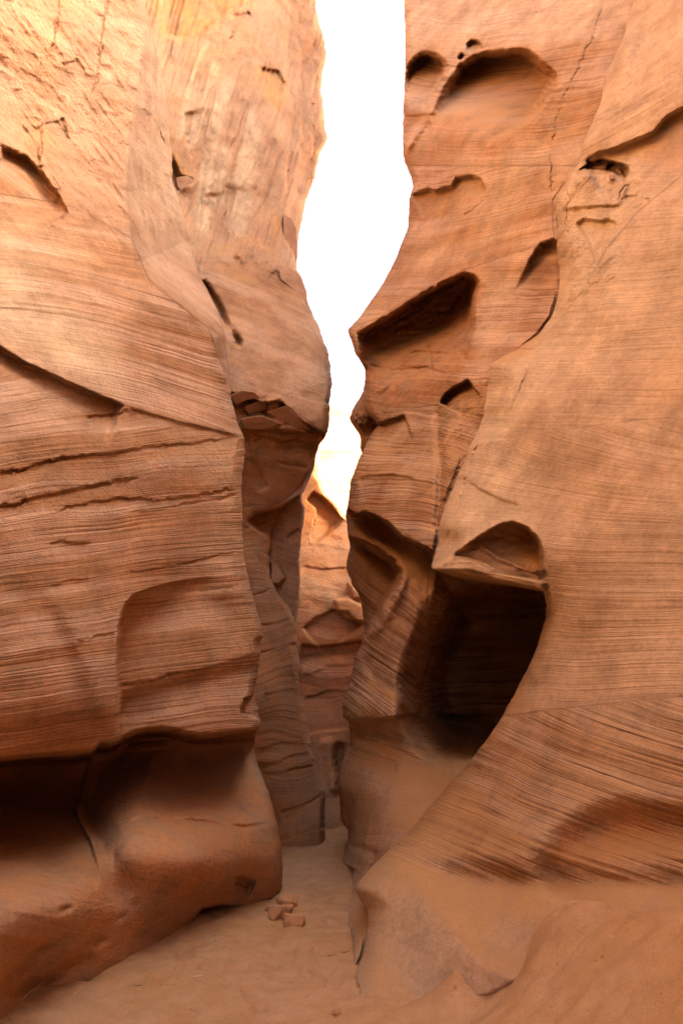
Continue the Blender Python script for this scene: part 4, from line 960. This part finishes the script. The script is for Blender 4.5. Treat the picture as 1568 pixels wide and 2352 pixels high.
STONES = [(662, 2072, (0.115, 0.10, 0.075), (0.2, 0.1, 0.4), 11, 'largest rust brown stone, rounded block at the back of the little pile'),
          (660, 2088, (0.066, 0.05, 0.040), (0.1, 0.0, 0.2), 12, 'small pale stone lying just in front of the largest rust brown stone'),
          (637, 2103, (0.085, 0.075, 0.085), (0.5, 0.5, 0.9), 16, 'tilted wedge-shaped stone at the left of the little pile'),
          (661, 2106, (0.065, 0.05, 0.035), (0.0, 0.1, 0.5), 14, 'small orange stone between the wedge-shaped and the brick-like stones'),
          (678, 2120, (0.115, 0.075, 0.060), (0.05, 0.05, 0.15), 15, 'brick-like tan stone, frontmost of the little pile'),
          (614, 2087, (0.028, 0.03, 0.025), (0, 0, 1), 17, 'tiny stone near the foot of the left wall beside the pile'),
          (675, 2074, (0.04, 0.04, 0.03), (0, 0, .6), 18, 'chip of stone leaning on the right side of the largest stone'),
          (773, 2325, (0.035, 0.03, 0.02), (0, 0, .3), 19, 'lone dark stone on the sand at the bottom of the picture')]
for (sx, sy, size, rot, sd, lb) in STONES:
    stone(on_ground(sx, sy + 6), tuple(1.12 * c for c in size), rot, sd, lb, SG)

# ------------------------------------------------------------------ twigs, straw and litter
def twig_mesh(name, pts, r0, r1, seg=6):
    pts = [Vector(p) for p in pts]; V = []; F = []
    for i, p in enumerate(pts):
        d = (pts[min(i + 1, len(pts) - 1)] - pts[max(i - 1, 0)]).normalized()
        a = d.orthogonal().normalized(); b = d.cross(a); r = r0 + (r1 - r0) * i / (len(pts) - 1)
        for k in range(seg):
            t = 2 * math.pi * k / seg; V.append(p + (a * math.cos(t) + b * math.sin(t)) * r)
    for i in range(len(pts) - 1):
        for k in range(seg):
            F.append((i * seg + k, i * seg + (k + 1) % seg, (i + 1) * seg + (k + 1) % seg, (i + 1) * seg + k))
    F.append(tuple(range(seg))[::-1]); F.append(tuple(range((len(pts) - 1) * seg, len(pts) * seg)))
    me = bpy.data.meshes.new(name); me.from_pydata([v[:] for v in V], [], F); me.update(); return me
def twig(px, py, length, ang, label, mat=None, name='twig', r=0.0022, seed=0, tilt=0.0):
    rr = np.random.default_rng(seed); c = on_ground(px, py)
    n = 6; pts = []
    for i in range(n):
        t = i / (n - 1) - 0.5
        pts.append((math.cos(ang) * t * length + rr.normal() * length * 0.03, math.sin(ang) * t * length + rr.normal() * length * 0.03, 0.004 + abs(rr.normal()) * 0.002 + tilt * (t + 0.5) * length))
    o = new_obj(name, twig_mesh(name, pts, r, r * 0.4), mat or M_TWIG, label=label, category='twig', group='twigs on the sand')
    o.location = c
    return o
twig(436, 2322, 0.09, -0.6, 'longest dark twig on the sand in the left foreground', seed=1)
twig(320, 2267, 0.06, 0.05, 'flat dark twig at the foot of the left wall in the foreground', seed=2)
twig(455, 2245, 0.05, 0.3, 'pale straw lying on the sand between left wall and foreground', M_STRAW, 'straw', seed=3)
twig(494, 2163, 0.03, 1.2, 'short dark twig on the sand left of the passage', seed=4)
twig(795, 2190, 0.05, 0.4, 'dark twig beside the foot of the right wall', seed=5)
twig(760, 2198, 0.05, 0.5, 'thin twig in the middle of the sand path', seed=6)
twig(580, 2052, 0.07, 1.3, 'pale straw standing against the foot of the left wall', M_STRAW, 'straw', r=0.0016, seed=7, tilt=1.1)
twig(75, 2298, 0.11, 0.5, 'bent dry straw sticking up at the left wall corner', M_STRAW, 'straw', r=0.0018, seed=8, tilt=0.7)
twig(180, 2285, 0.06, 1.0, 'single pale straw in the sand near the left bottom corner', M_STRAW, 'straw', r=0.0016, seed=9, tilt=0.4)
# loose chips: too many and too small to count
V = []; F = []
rr = np.random.default_rng(5)
CX = np.where(np.arange(900) % 3, rr.uniform(-1.2, 0.1, 900), rr.uniform(0.1, 1.4, 900))
CY = np.where(np.arange(900) % 3, rr.uniform(2.6, 8, 900), rr.uniform(2.4, 4, 900))
CZ = ground_z(CX, CY)
for x, y, z in zip(CX, CY, CZ):
    s = rr.uniform(0.002, 0.006) * (2.2 if rr.random() < .10 else 1)
    q = np.array([[1, 1, .6], [-1, 1, .5], [-1, -1, .6], [1, -1, .4], [0, 0, 1.1]]) * s * rr.uniform(.6, 1.2, (5, 3)); a = rr.uniform(0, 6.28)
    R = np.array([[math.cos(a), -math.sin(a), 0], [math.sin(a), math.cos(a), 0], [0, 0, 1]]); q = q @ R.T
    q[:4, 2] -= s * 0.8; b0 = len(V)
    V += [tuple(p + np.array([x, y, z])) for p in q]
    F += [(b0, b0 + 1, b0 + 4), (b0 + 1, b0 + 2, b0 + 4), (b0 + 2, b0 + 3, b0 + 4), (b0 + 3, b0, b0 + 4)]
me = bpy.data.meshes.new('gravel'); me.from_pydata(V, [], F); me.update()
new_obj('gravel', me, M_STONE, kind='stuff', label='tiny stone chips scattered over the sand', category='gravel')
